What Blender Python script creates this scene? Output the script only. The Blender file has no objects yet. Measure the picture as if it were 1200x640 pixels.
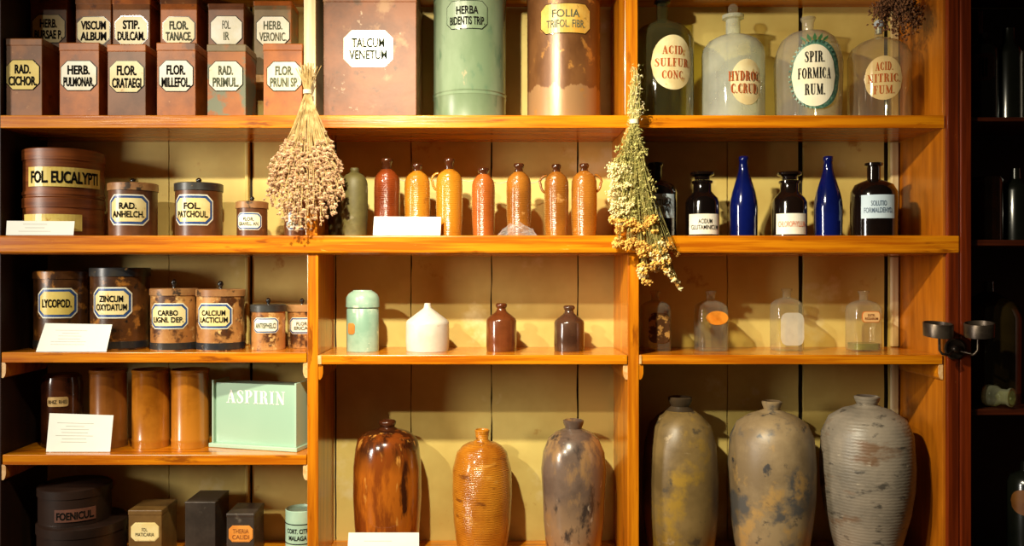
import bpy, math, random
from mathutils import Vector, Matrix, noise as mnoise

# ------------------------------------------------------------------ camera, light, exposure
SC = bpy.context.scene
COL = SC.collection
S = 0.0025          # metres per photo pixel in the plane of the shelf fronts
D = 2.5             # camera distance to that plane
EYE = 1.5
CX = -35 * S        # camera x (vanishing point sits at x = 565 px)

cam_d = bpy.data.cameras.new('camera'); cam = bpy.data.objects.new('camera', cam_d); COL.objects.link(cam)
cam.location = (CX, -D, EYE); cam.rotation_euler = (math.pi / 2, 0, 0)
cam_d.sensor_width = 36; cam_d.lens = 36 * D / (1200 * S); cam_d.shift_x = 35 / 1200
cam_d.clip_start = 0.05
SC.camera = cam

def srgb(h, k=1.0):
    if isinstance(h, str): h = tuple(int(h[i:i + 2], 16) for i in (0, 2, 4))
    f = lambda c: c / 12.92 if c <= .04045 else ((c + .055) / 1.055) ** 2.4
    return tuple(min(1, f(c / 255) * k) for c in h) + (1,)

world = bpy.data.worlds.new('world'); SC.world = world; world.use_nodes = True
bg = world.node_tree.nodes['Background']; bg.inputs[0].default_value = (1.0, .72, .42, 1); bg.inputs[1].default_value = .01

def aim(o, tgt):
    o.rotation_euler = (Vector(tgt) - o.location).to_track_quat('-Z', 'Y').to_euler()

def spot(name, loc, tgt, power, color, size, ang, blend):
    d = bpy.data.lights.new(name, 'SPOT'); d.energy = power; d.color = color; d.shadow_soft_size = size
    d.spot_size = math.radians(ang); d.spot_blend = blend
    o = bpy.data.objects.new(name, d); COL.objects.link(o); o.location = loc; aim(o, tgt); return o

def area(name, loc, tgt, power, color, sx, sy):
    d = bpy.data.lights.new(name, 'AREA'); d.energy = power; d.color = color; d.shape = 'RECTANGLE'; d.size = sx; d.size_y = sy
    o = bpy.data.objects.new(name, d); COL.objects.link(o); o.location = loc; aim(o, tgt); return o

spot('ceiling_spot', (-0.50, -1.20, 2.46), (0.28, 0, 0.92), 165, (1, .90, .66), .03, 116, .95)
spot('ceiling_spot_left', (-2.45, -3.0, 3.27), (-0.36, 0, 1.42), 295, (1, .90, .68), .05, 41, 1.0)
area('window_light', (-3.6, -2.05, 1.95), (0, 0, 1.5), 70, (1, .92, .80), .45, 1.1)

SC.view_settings.view_transform = 'Standard'; SC.view_settings.look = 'None'
SC.view_settings.exposure = 0.46; SC.view_settings.gamma = 1; SC.view_settings.use_curve_mapping = False

# ------------------------------------------------------------------ photo pixel -> real place at a chosen depth d behind the shelf fronts
def k(d): return (D + d) / D
def X(px, d=0): return CX + (px - 565) * S * k(d)
def Z(py, d=0): return EYE + (320 - py) * S * k(d)
def L(n, d=0): return n * S * k(d)
def ang(cx, d, R, px):
    """angle round an upright cylinder at which its surface is seen at photo column px"""
    v = math.atan2(X(cx, d) - CX, D + d); lo, hi = -v - 1.45, -v + 1.45
    f = lambda a: 565 + (X(cx, d) + R * math.sin(a) - CX) / (S * (D + d - R * math.cos(a)) / D)
    for _ in range(40):
        m = (lo + hi) / 2
        if f(m) < px: lo = m
        else: hi = m
    return (lo + hi) / 2

BACK = 0.28
SH1, SH2, SH3L, SH3, SH4, SH5 = Z(135), Z(276), Z(413), Z(416), Z(533), Z(667)
SH0B = Z(-25)

# ------------------------------------------------------------------ materials
MATS = {}
def mat(name, c1, c2=None, sc=8, st=(1, 1, 1), rough=.5, metal=0, bump=0, spots=(), ridge=None, lower=None,
        coat=0, lo=.4, hi=.6, detail=8, sst=(1, 1, 1), spec=.5, bscale=None):
    if name in MATS: return MATS[name]
    m = bpy.data.materials.new(name); m.use_nodes = True; MATS[name] = m
    nt = m.node_tree; N = nt.nodes; lk = nt.links.new
    p = N['Principled BSDF']
    p.inputs['Roughness'].default_value = rough; p.inputs['Metallic'].default_value = metal
    p.inputs['Coat Weight'].default_value = coat; p.inputs['Coat Roughness'].default_value = .12
    p.inputs['Specular IOR Level'].default_value = spec
    geo = N.new('ShaderNodeNewGeometry')
    mp = N.new('ShaderNodeMapping'); mp.inputs['Scale'].default_value = st; lk(geo.outputs['Position'], mp.inputs[0])
    def nz(scale, det=detail, src=mp):
        n = N.new('ShaderNodeTexNoise'); n.inputs['Scale'].default_value = scale; n.inputs['Detail'].default_value = det
        n.inputs['Roughness'].default_value = .62; lk(src.outputs[0], n.inputs['Vector']); return n
    def ramp(src, a, b, pa, pb):
        r = N.new('ShaderNodeValToRGB'); r.color_ramp.elements[0].position = pa; r.color_ramp.elements[1].position = pb
        r.color_ramp.elements[0].color = a; r.color_ramp.elements[1].color = b; lk(src, r.inputs[0]); return r.outputs[0]
    def mix(f, a, b):
        x = N.new('ShaderNodeMix'); x.data_type = 'RGBA'; lk(f, x.inputs[0]); lk(a, x.inputs[6])
        if isinstance(b, tuple): x.inputs[7].default_value = b
        else: lk(b, x.inputs[7])
        return x.outputs[2]
    base = nz(sc)
    col = ramp(base.outputs[0], srgb(c1), srgb(c2 or c1), lo, hi)
    if lower:
        zz, lc, sft = (lower + (.002,))[:3]
        sp = N.new('ShaderNodeSeparateXYZ'); lk(geo.outputs['Position'], sp.inputs[0])
        n2 = nz(18, 4, mp)
        a = N.new('ShaderNodeMath'); a.operation = 'MULTIPLY_ADD'; lk(n2.outputs[0], a.inputs[0]); a.inputs[1].default_value = .09; lk(sp.outputs[2], a.inputs[2])
        b = N.new('ShaderNodeMapRange'); b.inputs['From Min'].default_value = zz + .045 + sft; b.inputs['From Max'].default_value = zz + .045 - sft; lk(a.outputs[0], b.inputs[0])
        col = mix(b.outputs[0], col, srgb(lc))
    for (c, s, t) in spots:
        n = N.new('ShaderNodeTexNoise'); n.inputs['Scale'].default_value = s; n.inputs['Detail'].default_value = 5; n.inputs['Roughness'].default_value = .6
        mp2 = N.new('ShaderNodeMapping'); mp2.inputs['Scale'].default_value = sst
        of = N.new('ShaderNodeVectorMath'); of.operation = 'ADD'; of.inputs[1].default_value = (s * .37, s * .11, c[0] if not isinstance(c, str) else len(c) + s)
        lk(geo.outputs['Position'], mp2.inputs[0]); lk(mp2.outputs[0], of.inputs[0]); lk(of.outputs[0], n.inputs['Vector'])
        f = ramp(n.outputs[0], (0, 0, 0, 1), (1, 1, 1, 1), t - .015, t + .06)
        col = mix(f, col, srgb(c))
    lk(col, p.inputs['Base Color'])
    h = None
    if ridge:
        fr, stg = ridge
        w = N.new('ShaderNodeTexWave'); w.bands_direction = 'Z'; w.inputs['Scale'].default_value = fr; w.inputs['Distortion'].default_value = 2.5
        w.inputs['Detail'].default_value = 2; w.inputs['Detail Scale'].default_value = 2
        lk(geo.outputs['Position'], w.inputs['Vector'])
        b = N.new('ShaderNodeBump'); b.inputs['Strength'].default_value = stg; b.inputs['Distance'].default_value = .004
        lk(w.outputs['Fac'], b.inputs['Height']); h = b
    if bump:
        b = N.new('ShaderNodeBump'); b.inputs['Strength'].default_value = bump; b.inputs['Distance'].default_value = .004
        bn = nz(bscale or sc * 2); lk(bn.outputs[0], b.inputs['Height'])
        if h: lk(h.outputs[0], b.inputs['Normal'])
        h = b
    if h: lk(h.outputs[0], p.inputs['Normal'])
    return m

def glass(name, tint, haze=.1, hc='FFFFFF', rough=.04, edge=1.0):
    """thin bottle glass: light passes tinted, reflection grows to the rim, haze is grime and cloudy contents"""
    if name in MATS: return MATS[name]
    m = bpy.data.materials.new(name); m.use_nodes = True; MATS[name] = m
    nt = m.node_tree; N = nt.nodes; lk = nt.links.new; N.remove(N['Principled BSDF'])
    tr = N.new('ShaderNodeBsdfTransparent'); tr.inputs[0].default_value = srgb(tint); dark = tuple(c * .68 for c in srgb(tint)[:3]) + (1,)
    gl = N.new('ShaderNodeBsdfGlossy'); gl.inputs['Roughness'].default_value = rough
    df = N.new('ShaderNodeBsdfDiffuse'); df.inputs[0].default_value = srgb(hc)
    lw = N.new('ShaderNodeLayerWeight'); lw.inputs[0].default_value = .5
    pe = N.new('ShaderNodeMath'); pe.operation = 'POWER'; lk(lw.outputs['Facing'], pe.inputs[0]); pe.inputs[1].default_value = 2.5
    cm = N.new('ShaderNodeMix'); cm.data_type = 'RGBA'; lk(pe.outputs[0], cm.inputs[0]); cm.inputs[6].default_value = srgb(tint); cm.inputs[7].default_value = dark; lk(cm.outputs[2], tr.inputs[0])
    m1 = N.new('ShaderNodeMixShader'); lk(tr.outputs[0], m1.inputs[1]); lk(df.outputs[0], m1.inputs[2])
    nz = N.new('ShaderNodeTexNoise'); nz.inputs['Scale'].default_value = 14; nz.inputs['Detail'].default_value = 4
    geo = N.new('ShaderNodeNewGeometry'); lk(geo.outputs['Position'], nz.inputs['Vector'])
    mm = N.new('ShaderNodeMath'); mm.operation = 'MULTIPLY_ADD'; lk(nz.outputs[0], mm.inputs[0]); mm.inputs[1].default_value = haze; mm.inputs[2].default_value = haze * .5
    fa = N.new('ShaderNodeMath'); fa.operation = 'MULTIPLY_ADD'; lk(lw.outputs['Facing'], fa.inputs[0]); fa.inputs[1].default_value = .12 * edge; lk(mm.outputs[0], fa.inputs[2]); fa.use_clamp = True
    lk(fa.outputs[0], m1.inputs[0])
    pw = N.new('ShaderNodeMath'); pw.operation = 'POWER'; lk(lw.outputs['Facing'], pw.inputs[0]); pw.inputs[1].default_value = 3.2
    rf = N.new('ShaderNodeMath'); rf.operation = 'MULTIPLY_ADD'; lk(pw.outputs[0], rf.inputs[0]); rf.inputs[1].default_value = .6; rf.inputs[2].default_value = .075
    m2 = N.new('ShaderNodeMixShader'); lk(rf.outputs[0], m2.inputs[0]); lk(m1.outputs[0], m2.inputs[1]); lk(gl.outputs[0], m2.inputs[2])
    lk(m2.outputs[0], N['Material Output'].inputs[0]); return m

WH = mat('varnished_wood_along', 'DA860E', 'B25C06', sc=1, st=(2.2, 30, 60), rough=.26, coat=.35, bump=.16, lo=.42, hi=.6, spots=(('8E4806', 5, .64), ('E8A840', 30, .7)), sst=(1, 3, 6))
WV = mat('varnished_wood_upright', 'D4800E', 'AE5C08', sc=1, st=(60, 30, 2.2), rough=.28, coat=.3, bump=.16, lo=.42, hi=.6, spots=(('8E4806', 5, .64),), sst=(6, 3, 1))
WR = mat('reddish_wood', '742A08', '521A04', sc=1, st=(60, 30, 2), rough=.3, coat=.3, bump=.15, spots=(('C08040', 60, .72),))
WRH = mat('reddish_wood_along', '4A1C08', '301004', sc=1, st=(2, 30, 60), rough=.35, coat=.2)
WP = mat('pale_wood_painted_glare', 'F2E0B4', 'D8BC86', sc=1, st=(50, 30, 2), rough=.45, bump=.1)  # whitish batten wood; on the upper divider the pallor is strong light painted in
WE = mat('pale_end_grain', 'EAC088', 'D09A58', sc=40, rough=.5)
BK = mat('cream_back_boards', 'E0C974', 'CEB260', sc=3, rough=.55, bump=.1, spots=(('BE8E3E', 9, .68), ('E4D294', 4, .62)), detail=4)
DK = mat('dark_interior', '1C0E06', '120804', sc=6, rough=.7)
INK = mat('black_ink', '12100C', rough=.8, spec=.08)
FINK = mat('faded_ink', '565A48', '666A54', sc=60, rough=.8, spec=.08)
RINK = mat('red_ink', 'A8481C', 'B05C28', sc=80, rough=.8, spec=.08)
BLK = mat('black_lacquer', '0C0A0A', rough=.15, coat=.5)
BLUE = mat('blue_border', '24427C', '3A5A90', sc=40, rough=.3)
TEAL = mat('teal_border', '3E6E5C', '5A8A74', sc=80, rough=.4)
LW = mat('enamel_white', 'F4F0DE', 'E8E0C0', sc=12, rough=.25, spots=(('D8B878', 26, .69),))
LY = mat('enamel_yellowed', 'E6CE74', 'D8BC5C', sc=10, rough=.3, spots=(('B88A38', 30, .67),))
LC = mat('enamel_cream', 'EEDFA6', 'E6CF8C', sc=14, rough=.3, spots=(('C08A3C', 24, .64),))
PAPER = mat('white_card', 'F6F4EA', 'EEF0E4', sc=6, rough=.6)
PRN = mat('grey_print', 'B4B4A4', rough=.7)

# ------------------------------------------------------------------ mesh helpers
class MB:
    def __init__(s): s.v = []; s.f = []
    def add(s, vs, fs):
        o = len(s.v); s.v += [tuple(p) for p in vs]; s.f += [tuple(i + o for i in q) for q in fs]
    def box(s, x0, x1, y0, y1, z0, z1):
        s.add([(x0, y0, z0), (x1, y0, z0), (x1, y1, z0), (x0, y1, z0), (x0, y0, z1), (x1, y0, z1), (x1, y1, z1), (x0, y1, z1)],
              [(0, 3, 2, 1), (4, 5, 6, 7), (0, 1, 5, 4), (1, 2, 6, 5), (2, 3, 7, 6), (3, 0, 4, 7)])
    def lathe(s, prof, seg=40, e=2.0, cx=0, cy=0, wob=0, seed=0, caps=True, sx=1, sy=1):
        """prof: (radius, z) from the top down or bottom up; e > 2 squares the section"""
        o = len(s.v); n = len(prof)
        for (r, z) in prof:
            for i in range(seg):
                a = 2 * math.pi * i / seg; c, q = math.cos(a), math.sin(a)
                rr = r
                if e != 2: rr = r / (abs(c) ** e + abs(q) ** e) ** (1 / e)
                if wob: rr *= 1 + wob * mnoise.noise(Vector((c * 1.3 + seed * 7.1, q * 1.3, z * 9)))
                s.v.append((cx + rr * c * sx, cy + rr * q * sy, z))
        up = prof[-1][1] > prof[0][1]
        for j in range(n - 1):
            for i in range(seg):
                a, b = o + j * seg + i, o + j * seg + (i + 1) % seg
                q = (a, b, b + seg, a + seg)
                s.f.append(q if up else q[::-1])
        if caps:
            for j in (0, n - 1):
                if prof[j][0] > 1e-5: 
                    ring = tuple(o + j * seg + i for i in range(seg)); s.f.append(ring if (j == n - 1) == up else ring[::-1])
    def tube(s, pts, r, seg=8, cap=True, r2=None):
        pts = [Vector(p) for p in pts]; o = len(s.v); n = len(pts)
        for j, p in enumerate(pts):
            t = (pts[min(j + 1, n - 1)] - pts[max(j - 1, 0)]).normalized()
            u = t.cross(Vector((0, 1, 0)));  u = u.normalized() if u.length > 1e-3 else Vector((1, 0, 0))
            w = t.cross(u); rr = r if r2 is None else r + (r2 - r) * j / (n - 1)
            for i in range(seg):
                a = 2 * math.pi * i / seg; s.v.append(tuple(p + (u * math.cos(a) + w * math.sin(a)) * rr))
        for j in range(n - 1):
            for i in range(seg):
                a, b = o + j * seg + i, o + j * seg + (i + 1) % seg; s.f.append((a, b, b + seg, a + seg))
        if cap:
            s.f.append(tuple(o + i for i in range(seg))[::-1]); s.f.append(tuple(o + (n - 1) * seg + i for i in range(seg)))
    def build(s, name, m, parent=None, smooth=None, bevel=0, at=None):
        me = bpy.data.meshes.new(name); me.from_pydata(s.v, [], s.f); me.validate(); me.update()
        me.materials.append(m)
        o = bpy.data.objects.new(name, me); COL.objects.link(o)
        if smooth:
            me.shade_smooth()
            try: me.set_sharp_from_angle(angle=math.radians(smooth))
            except Exception: pass
        if bevel:
            b = o.modifiers.new('bevel', 'BEVEL'); b.width = bevel; b.segments = 2; b.limit_method = 'ANGLE'; b.angle_limit = math.radians(40)
        if parent: o.parent = parent
        if at: o.location = at
        return o

def thing(name, label, cat, loc, rz=0, group=None):
    o = bpy.data.objects.new(name, None); COL.objects.link(o); o.empty_display_size = .03
    o.location = (loc[0], loc[1], loc[2] + (.0005 if loc[2] > .1 else 0)); o.rotation_euler = (0, 0, rz); return tag(o, label, cat, group)
def tag(o, label, cat, group=None):
    o['label'] = label; o['category'] = cat
    if group: o['group'] = group
    return o

# ---- surfaces that labels are laid on: (u along, z up, off outward) -> local point
def flat(y0): return lambda u, z, off: (u, y0 - off, z)
def curved(R, a0=0): return lambda u, z, off: ((R + off) * math.sin(a0 + u / R), -(R + off) * math.cos(a0 + u / R), z)

def plate(surf, u0, u1, z0, z1, m, name, parent, cut=.2, shape='cut', off=.0008, th=.0008, nx=18):
    w, h = u1 - u0, z1 - z0; c = cut * min(w, h); us = set()
    for i in range(nx + 1): us.add(u0 + w * i / nx)
    if shape in ('cut', 'round'):
        for i in range(5): us.add(u0 + c * i / 4); us.add(u1 - c * i / 4)
    us = sorted(us); zm = (z0 + z1) / 2; cols = []
    for u in us:
        e = min(u - u0, u1 - u); hh = h / 2
        if shape == 'cut' and e < c: hh -= (c - e)
        elif shape == 'round' and e < c: hh -= c - math.sqrt(max(0, c * c - (c - e) ** 2))
        elif shape == 'oval': hh *= math.sqrt(max(0.0004, 1 - ((u - (u0 + u1) / 2) / (w / 2)) ** 2))
        cols.append((u, zm - hh, zm + hh))
    b = MB(); vs = []; n = len(cols)
    for (u, a, c2) in cols: vs += [surf(u, a, off + th), surf(u, c2, off + th), surf(u, a, -.0005), surf(u, c2, -.0005)]
    fs = []
    for i in range(n - 1):
        p, q = 4 * i, 4 * i + 4
        fs += [(p, q, q + 1, p + 1), (p + 1, q + 1, q + 3, p + 3), (p + 2, q + 2, q, p)]
    fs += [(0, 1, 3, 2), (4 * (n - 1) + 1, 4 * (n - 1), 4 * (n - 1) + 2, 4 * (n - 1) + 3)]
    b.add(vs, fs); return b.build(name, m, parent)

_glyph = {}
def sans(txt, bold=.018):
    key = (txt, bold)
    if key in _glyph: return _glyph[key]
    cu = bpy.data.curves.new('t', 'FONT'); cu.body = txt; cu.size = 1; cu.offset = bold; cu.resolution_u = 3; cu.fill_mode = 'FRONT'
    o = bpy.data.objects.new('t', cu); COL.objects.link(o)
    dg = bpy.context.evaluated_depsgraph_get(); dg.update()
    me = bpy.data.meshes.new_from_object(o.evaluated_get(dg))
    vs = [tuple(v.co) for v in me.vertices]; fs = [tuple(p.vertices) for p in me.polygons]
    bpy.data.meshes.remove(me); bpy.data.objects.remove(o); bpy.data.curves.remove(cu)
    _glyph[key] = (vs, fs); return vs, fs

# thick-and-thin serif capitals drawn as strokes of changing width: lists of (x, y, half width)
def _spl(p, n=6):
    out = []; q = [p[0]] + p + [p[-1]]
    for i in range(1, len(q) - 2):
        for t in range(n):
            t /= n; r = []
            for c in range(3):
                a, b, d, e = q[i - 1][c], q[i][c], q[i + 1][c], q[i + 2][c]
                r.append(.5 * (2 * b + (d - a) * t + (2 * a - 5 * b + 4 * d - e) * t * t + (3 * b - a - 3 * d + e) * t ** 3))
            out.append(r)
    out.append(list(p[-1])); return out
T, H = .1, .028
_st = lambda x: ('R', x - T, 0, x + T, 1)
_sf = lambda x, y, w=.19: ('R', x - w, y - (.06 if y else 0), x + w, y + (0 if y else .06))
SER = {
 'I': (.44, [_st(.22), _sf(.22, 0), _sf(.22, 1)]),
 'S': (.62, [('C', [(.53, .70, .03), (.5, .88, .035), (.3, .965, .035), (.13, .8, .08), (.28, .58, .1), (.45, .4, .1), (.47, .18, .08), (.3, .035, .035), (.1, .1, .035), (.07, .31, .03)])]),
 'P': (.66, [_st(.2), _sf(.2, 0), _sf(.16, 1, .13), ('C', [(.2, .97, .03), (.42, .96, .04), (.54, .74, .1), (.42, .5, .04), (.2, .49, .03)])]),
 'R': (.76, [_st(.2), _sf(.2, 0), _sf(.16, 1, .13), ('C', [(.2, .97, .03), (.42, .96, .04), (.54, .75, .1), (.42, .54, .04), (.2, .52, .03)]), ('C', [(.38, .54, .04), (.52, .4, .1), (.58, .1, .09), (.72, .04, .03)])]),
 'D': (.76, [_st(.2), _sf(.17, 0, .15), _sf(.17, 1, .15), ('C', [(.2, .97, .03), (.44, .95, .04), (.62, .5, .11), (.44, .05, .04), (.2, .03, .03)])]),
 'F': (.62, [_st(.2), _sf(.2, 0), ('R', .03, .94, .56, 1), ('R', .5, .76, .56, 1), ('R', .2, .49, .42, .54), ('R', .38, .4, .43, .62)]),
 'L': (.62, [_st(.2), _sf(.2, 1), ('R', .03, 0, .58, .06), ('R', .52, 0, .58, .26)]),
 'T': (.68, [_st(.34), _sf(.34, 0), ('R', .03, .94, .65, 1), ('R', .03, .76, .09, 1), ('R', .59, .76, .65, 1)]),
 'H': (.84, [_st(.2), _sf(.2, 0), _sf(.2, 1), _st(.64), _sf(.64, 0), _sf(.64, 1), ('R', .2, .47, .64, .53)]),
 'U': (.8, [('R', .1, .3, .3, 1), _sf(.2, 1), _sf(.62, 1, .13), ('C', [(.2, .32, .1), (.24, .12, .08), (.42, .03, .035), (.58, .14, .03), (.62, .35, .03), (.62, .7, .03), (.62, 1, .03)])]),
 'N': (.84, [('R', .14, 0, .2, 1), _sf(.17, 0, .14), ('C', [(.17, .95, .08), (.4, .5, .1), (.66, .03, .08)]), ('R', .63, 0, .69, 1), _sf(.66, 1, .14), _sf(.12, 1, .1)]),
 'M': (1.0, [('R', .13, 0, .19, 1), _sf(.16, 0, .13), ('C', [(.18, .96, .08), (.33, .5, .1), (.47, .04, .07)]), ('C', [(.47, .04, .03), (.62, .5, .03), (.78, .98, .03)]), ('R', .7, 0, .9, 1), _sf(.8, 0, .17), _sf(.84, 1, .12), _sf(.12, 1, .1)]),
 'A': (.8, [('C', [(.14, .02, .03), (.26, .5, .03), (.4, 1, .03)]), ('C', [(.39, .98, .07), (.5, .5, .1), (.63, .02, .1)]), ('R', .22, .28, .55, .33), _sf(.14, 0, .13), _sf(.63, 0, .17)]),
 'Y': (.76, [('R', .28, 0, .48, .5), _sf(.38, 0), ('C', [(.14, .97, .09), (.26, .7, .1), (.37, .45, .1)]), ('C', [(.42, .45, .03), (.52, .7, .03), (.63, .97, .03)]), _sf(.15, 1, .15), _sf(.63, 1, .12)]),
 'C': (.7, [('C', [(.6, .68, .03), (.56, .88, .04), (.38, .965, .035), (.16, .75, .1), (.14, .5, .11), (.16, .25, .1), (.38, .035, .035), (.56, .12, .035), (.62, .32, .03)])]),
 'O': (.8, [('C', [(.4, .965, .035), (.2, .8, .08), (.14, .5, .11), (.2, .2, .08), (.4, .035, .035), (.6, .2, .08), (.66, .5, .11), (.6, .8, .08), (.4, .965, .035)])]),
 '.': (.26, [('R', .04, 0, .18, .14)]), ' ': (.3, []),
}
def serif(txt):
    vs, fs, x = [], [], 0
    for ch in txt:
        w, prims = SER[ch]
        for p in prims:
            o = len(vs)
            if p[0] == 'R':
                vs += [(x + p[1], p[2], 0), (x + p[3], p[2], 0), (x + p[3], p[4], 0), (x + p[1], p[4], 0)]; fs.append((o, o + 1, o + 2, o + 3))
            else:
                q = _spl(p[1]); n = len(q)
                for j in range(n):
                    a, b = q[max(j - 1, 0)], q[min(j + 1, n - 1)]; dx, dy = b[0] - a[0], b[1] - a[1]; l = math.hypot(dx, dy) or 1
                    nx, ny = -dy / l, dx / l; hw = q[j][2]
                    vs += [(x + q[j][0] + nx * hw, q[j][1] + ny * hw, 0), (x + q[j][0] - nx * hw, q[j][1] - ny * hw, 0)]
                for j in range(n - 1): fs.append((o + 2 * j, o + 2 * j + 1, o + 2 * j + 3, o + 2 * j + 2))
        x += w + .06
    return vs, fs

def lettering(surf, lines, u0, u1, z0, z1, m, parent, off=.0022, font='sans', gap=.3, fill=None, bold=.018, name='lettering'):
    """fits each line of writing into the box u0..u1 x z0..z1"""
    b = MB(); n = len(lines); lh = (z1 - z0) / (n + gap * (n - 1)); fill = fill or [1] * n
    for i, t in enumerate(lines):
        vs, fs = sans(t, bold) if font == 'sans' else serif(t)
        x0 = min(v[0] for v in vs); x1 = max(v[0] for v in vs)
        y0, y1 = (0, .7) if font == 'sans' else (0, 1)
        if font == 'sans': y1 = .73
        wl = (u1 - u0) * fill[i]; uc = (u0 + u1) / 2; zb = z1 - lh * (i + 1) - lh * gap * i
        sx = wl / (x1 - x0); sz = lh / (y1 - y0)
        b.add([surf(uc + (v[0] - (x0 + x1) / 2) * sx, zb + (v[1] - y0) * sz, off) for v in vs], fs)
    return b.build(name, m, parent)

# ------------------------------------------------------------------ setting
def struct(name, b, m):
    o = b.build(name, m); o['kind'] = 'structure'; return o
b = MB(); b.box(-3.2, 3.2, BACK + .04, BACK + .12, 0, 2.9); struct('wall_back', b, mat('wall_plaster', 'B8A88C', sc=4, rough=.8))
b = MB(); b.box(-3.2, 3.2, -4.2, BACK + .12, -.1, 0); struct('floor', b, mat('floor_boards', '6A4A2C', '4E3620', sc=1, st=(30, 2, 30), rough=.4))

# ------------------------------------------------------------------ the wooden shelving
cab = thing('shelving_unit', 'tall open wooden shelving unit with orange varnished shelves and cream plank back', 'shelves', (X(554), .14, 0))
off = (-X(554), -.14, 0)
def cpart(b, name, m, bevel=.002, root=cab, o=off): return b.build(name, m, root, at=o, bevel=bevel)
def cbox(name, px0, px1, z0, z1, y0, y1, m, bevel=.002, root=cab, o=off):
    b = MB(); b.box(X(px0), X(px1), y0, y1, z0, z1); return cpart(b, name, m, bevel, root, o)

# shelves (front edge in the plane y = 0)
Z1b, Z2b, Z3Lb, Z3b, Z4b = Z(150), Z(298), Z(425), Z(427), Z(545)
cbox('shelf', -14, 1108, SH0B, SH0B + .03, 0, BACK, WH)
cbox('shelf', 0, 1107, Z1b, SH1, 0, BACK, WH)
cbox('shelf', 0, 1108, Z2b, SH2, 0, BACK, WH)
cbox('nosing', -6, 1122, Z2b + .003, SH2 - .0005, -.014, -.0002, WH, .005)
cbox('shelf', 2, 359.4, Z3Lb, SH3L, -.001, BACK, WH)
cbox('shelf', 373.6, 735, Z3b, SH3, -.004, BACK, WH)
cbox('shelf', 749.2, 1104.6, Z3b, SH3, -.001, BACK, WH)
cbox('shelf', 3, 359.4, Z4b, SH4, -.001, BACK, WH)
cbox('shelf', 0, 1107, SH5 - .035, SH5, 0, BACK, WH)
# uprights between the shelves
cbox('side_panel', -14, 1, 0, SH0B, 0, BACK, mat('painted_shade_wood', '2E1608', '1E0E05', sc=1, st=(55, 30, 2.2), rough=.5))  # left panel: shade on its unlit inner face is painted in as dark brown
cbox('side_panel', 1105.5, 1121.5, 0, SH0B, 0.004, BACK, mat('amber_side_wood', 'B86A10', '94500A', sc=1, st=(30, 18, 2), rough=.32, coat=.25, bump=.15, lo=.4, hi=.6))
cbox('divider', 356, 370, SH1, SH0B, 0, BACK, WP)  # glare on this upper post is put into its pale colour
cbox('divider', 732, 747.5, SH1, SH0B, 0, BACK, WV)
cbox('divider', 358, 372, SH2, Z1b, 0, BACK, WV)
cbox('divider', 733.5, 748.5, SH2, Z1b, 0, BACK, WV)
cbox('divider', 360, 373, SH5, Z2b, 0, BACK, WV)
cbox('divider', 735.6, 748.8, SH5, Z2b, 0, BACK, WV)
st = cbox('stile', 1108, 1121.6, 0, SH0B + .03, -.012, .004, WR, .003)
cbox('plinth', 0, 1107, 0, SH5 - .035, .02, .04, WV)
# planks of the back: uneven sawn edges leave dark cracks
def plank(p0, p1, z0, z1, seed, jag=.0016):
    b = MB(); n = 60; y0, y1 = BACK - .012, BACK; vs = []
    x0, x1 = X(p0, BACK), X(p1, BACK)
    for i in range(n + 1):
        z = z0 + (z1 - z0) * i / n
        a = x0 + jag * mnoise.noise(Vector((seed, 3.1, z * 14))) + .4 * jag * mnoise.noise(Vector((seed, 8.1, z * 60)))
        c = x1 + jag * mnoise.noise(Vector((seed + 50, 3.1, z * 14)))
        vs += [(a, y0, z), (c, y0, z), (c, y1, z), (a, y1, z)]
    fs = [(0, 3, 2, 1), (4 * n, 4 * n + 1, 4 * n + 2, 4 * n + 3)]
    for i in range(n):
        for j in range(4):
            q = 4 * i + j; r = 4 * i + (j + 1) % 4; fs.append((q, r, r + 4, q + 4))
    b.add(vs, fs); return cpart(b, 'back_board', BK, 0)
edges = [(46, 199), (200, 293.5), (297, 393), (395, 481.5), (482.7, 575.2), (576.6, 675.8), (677.6, 742), (744, 850.5), (851.6, 934), (940, 1034), (1040, 1062)]
for i, (a, c) in enumerate(edges): plank(a, c, SH5, SH0B, i * 3.7 + 1, .003 if i in (4, 5) else .0016)
b = MB(); b.box(X(0), X(1107), BACK + .001, BACK + .012, 0, SH0B); cpart(b, 'backing_panel', DK, 0)
for (p0, p1, m) in ((289.5, 293.5, BK), (1040.5, 1049, WP)):
    for za, zc in ((SH5, Z3b), (SH3, Z2b), (SH2, Z1b), (SH1, SH0B)):
        if p0 < 400 and za == SH1: continue
        if p0 < 400 and za == SH5: za, zc = SH5, Z4b
        if p0 < 400 and za == SH3: za = SH3L
        b = MB(); b.box(X(p0, BACK), X(p1, BACK), BACK - .026, BACK - .012, za + .002, zc - .002); cpart(b, 'batten', m, .003)
# rounded pegs that carry the loose shelves
def peg(px, side, zt, d0=.004, h=.045, m=WE):
    w = .013; b = MB(); n = 10; prof = []
    x0 = X(px); vs = []
    for (u, z) in [(0, 0), (w * .75, 0), (w, -.006), (w, -h * .6), (w * .8, -h * .86), (w * .45, -h), (0, -h)]:
        vs.append((x0 + side * u, z))
    n = len(vs)
    b.add([(x, d0, zt + z) for x, z in vs] + [(x, d0 + .24, zt + z) for x, z in vs],
          [tuple(range(n)), tuple(range(2 * n - 1, n - 1, -1))] + [(i, i + n, (i + 1) % n + n, (i + 1) % n) for i in range(n)])
    o = cpart(b, 'support_rail', WV, .001)
    b = MB(); b.add([(x, d0 - .0015, zt + z) for x, z in vs] + [(x, d0 - .0001, zt + z) for x, z in vs],
          [tuple(range(n)), tuple(range(2 * n - 1, n - 1, -1))] + [(i, i + n, (i + 1) % n + n, (i + 1) % n) for i in range(n)])
    c_ = b.build('rail_end', m, o)
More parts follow.
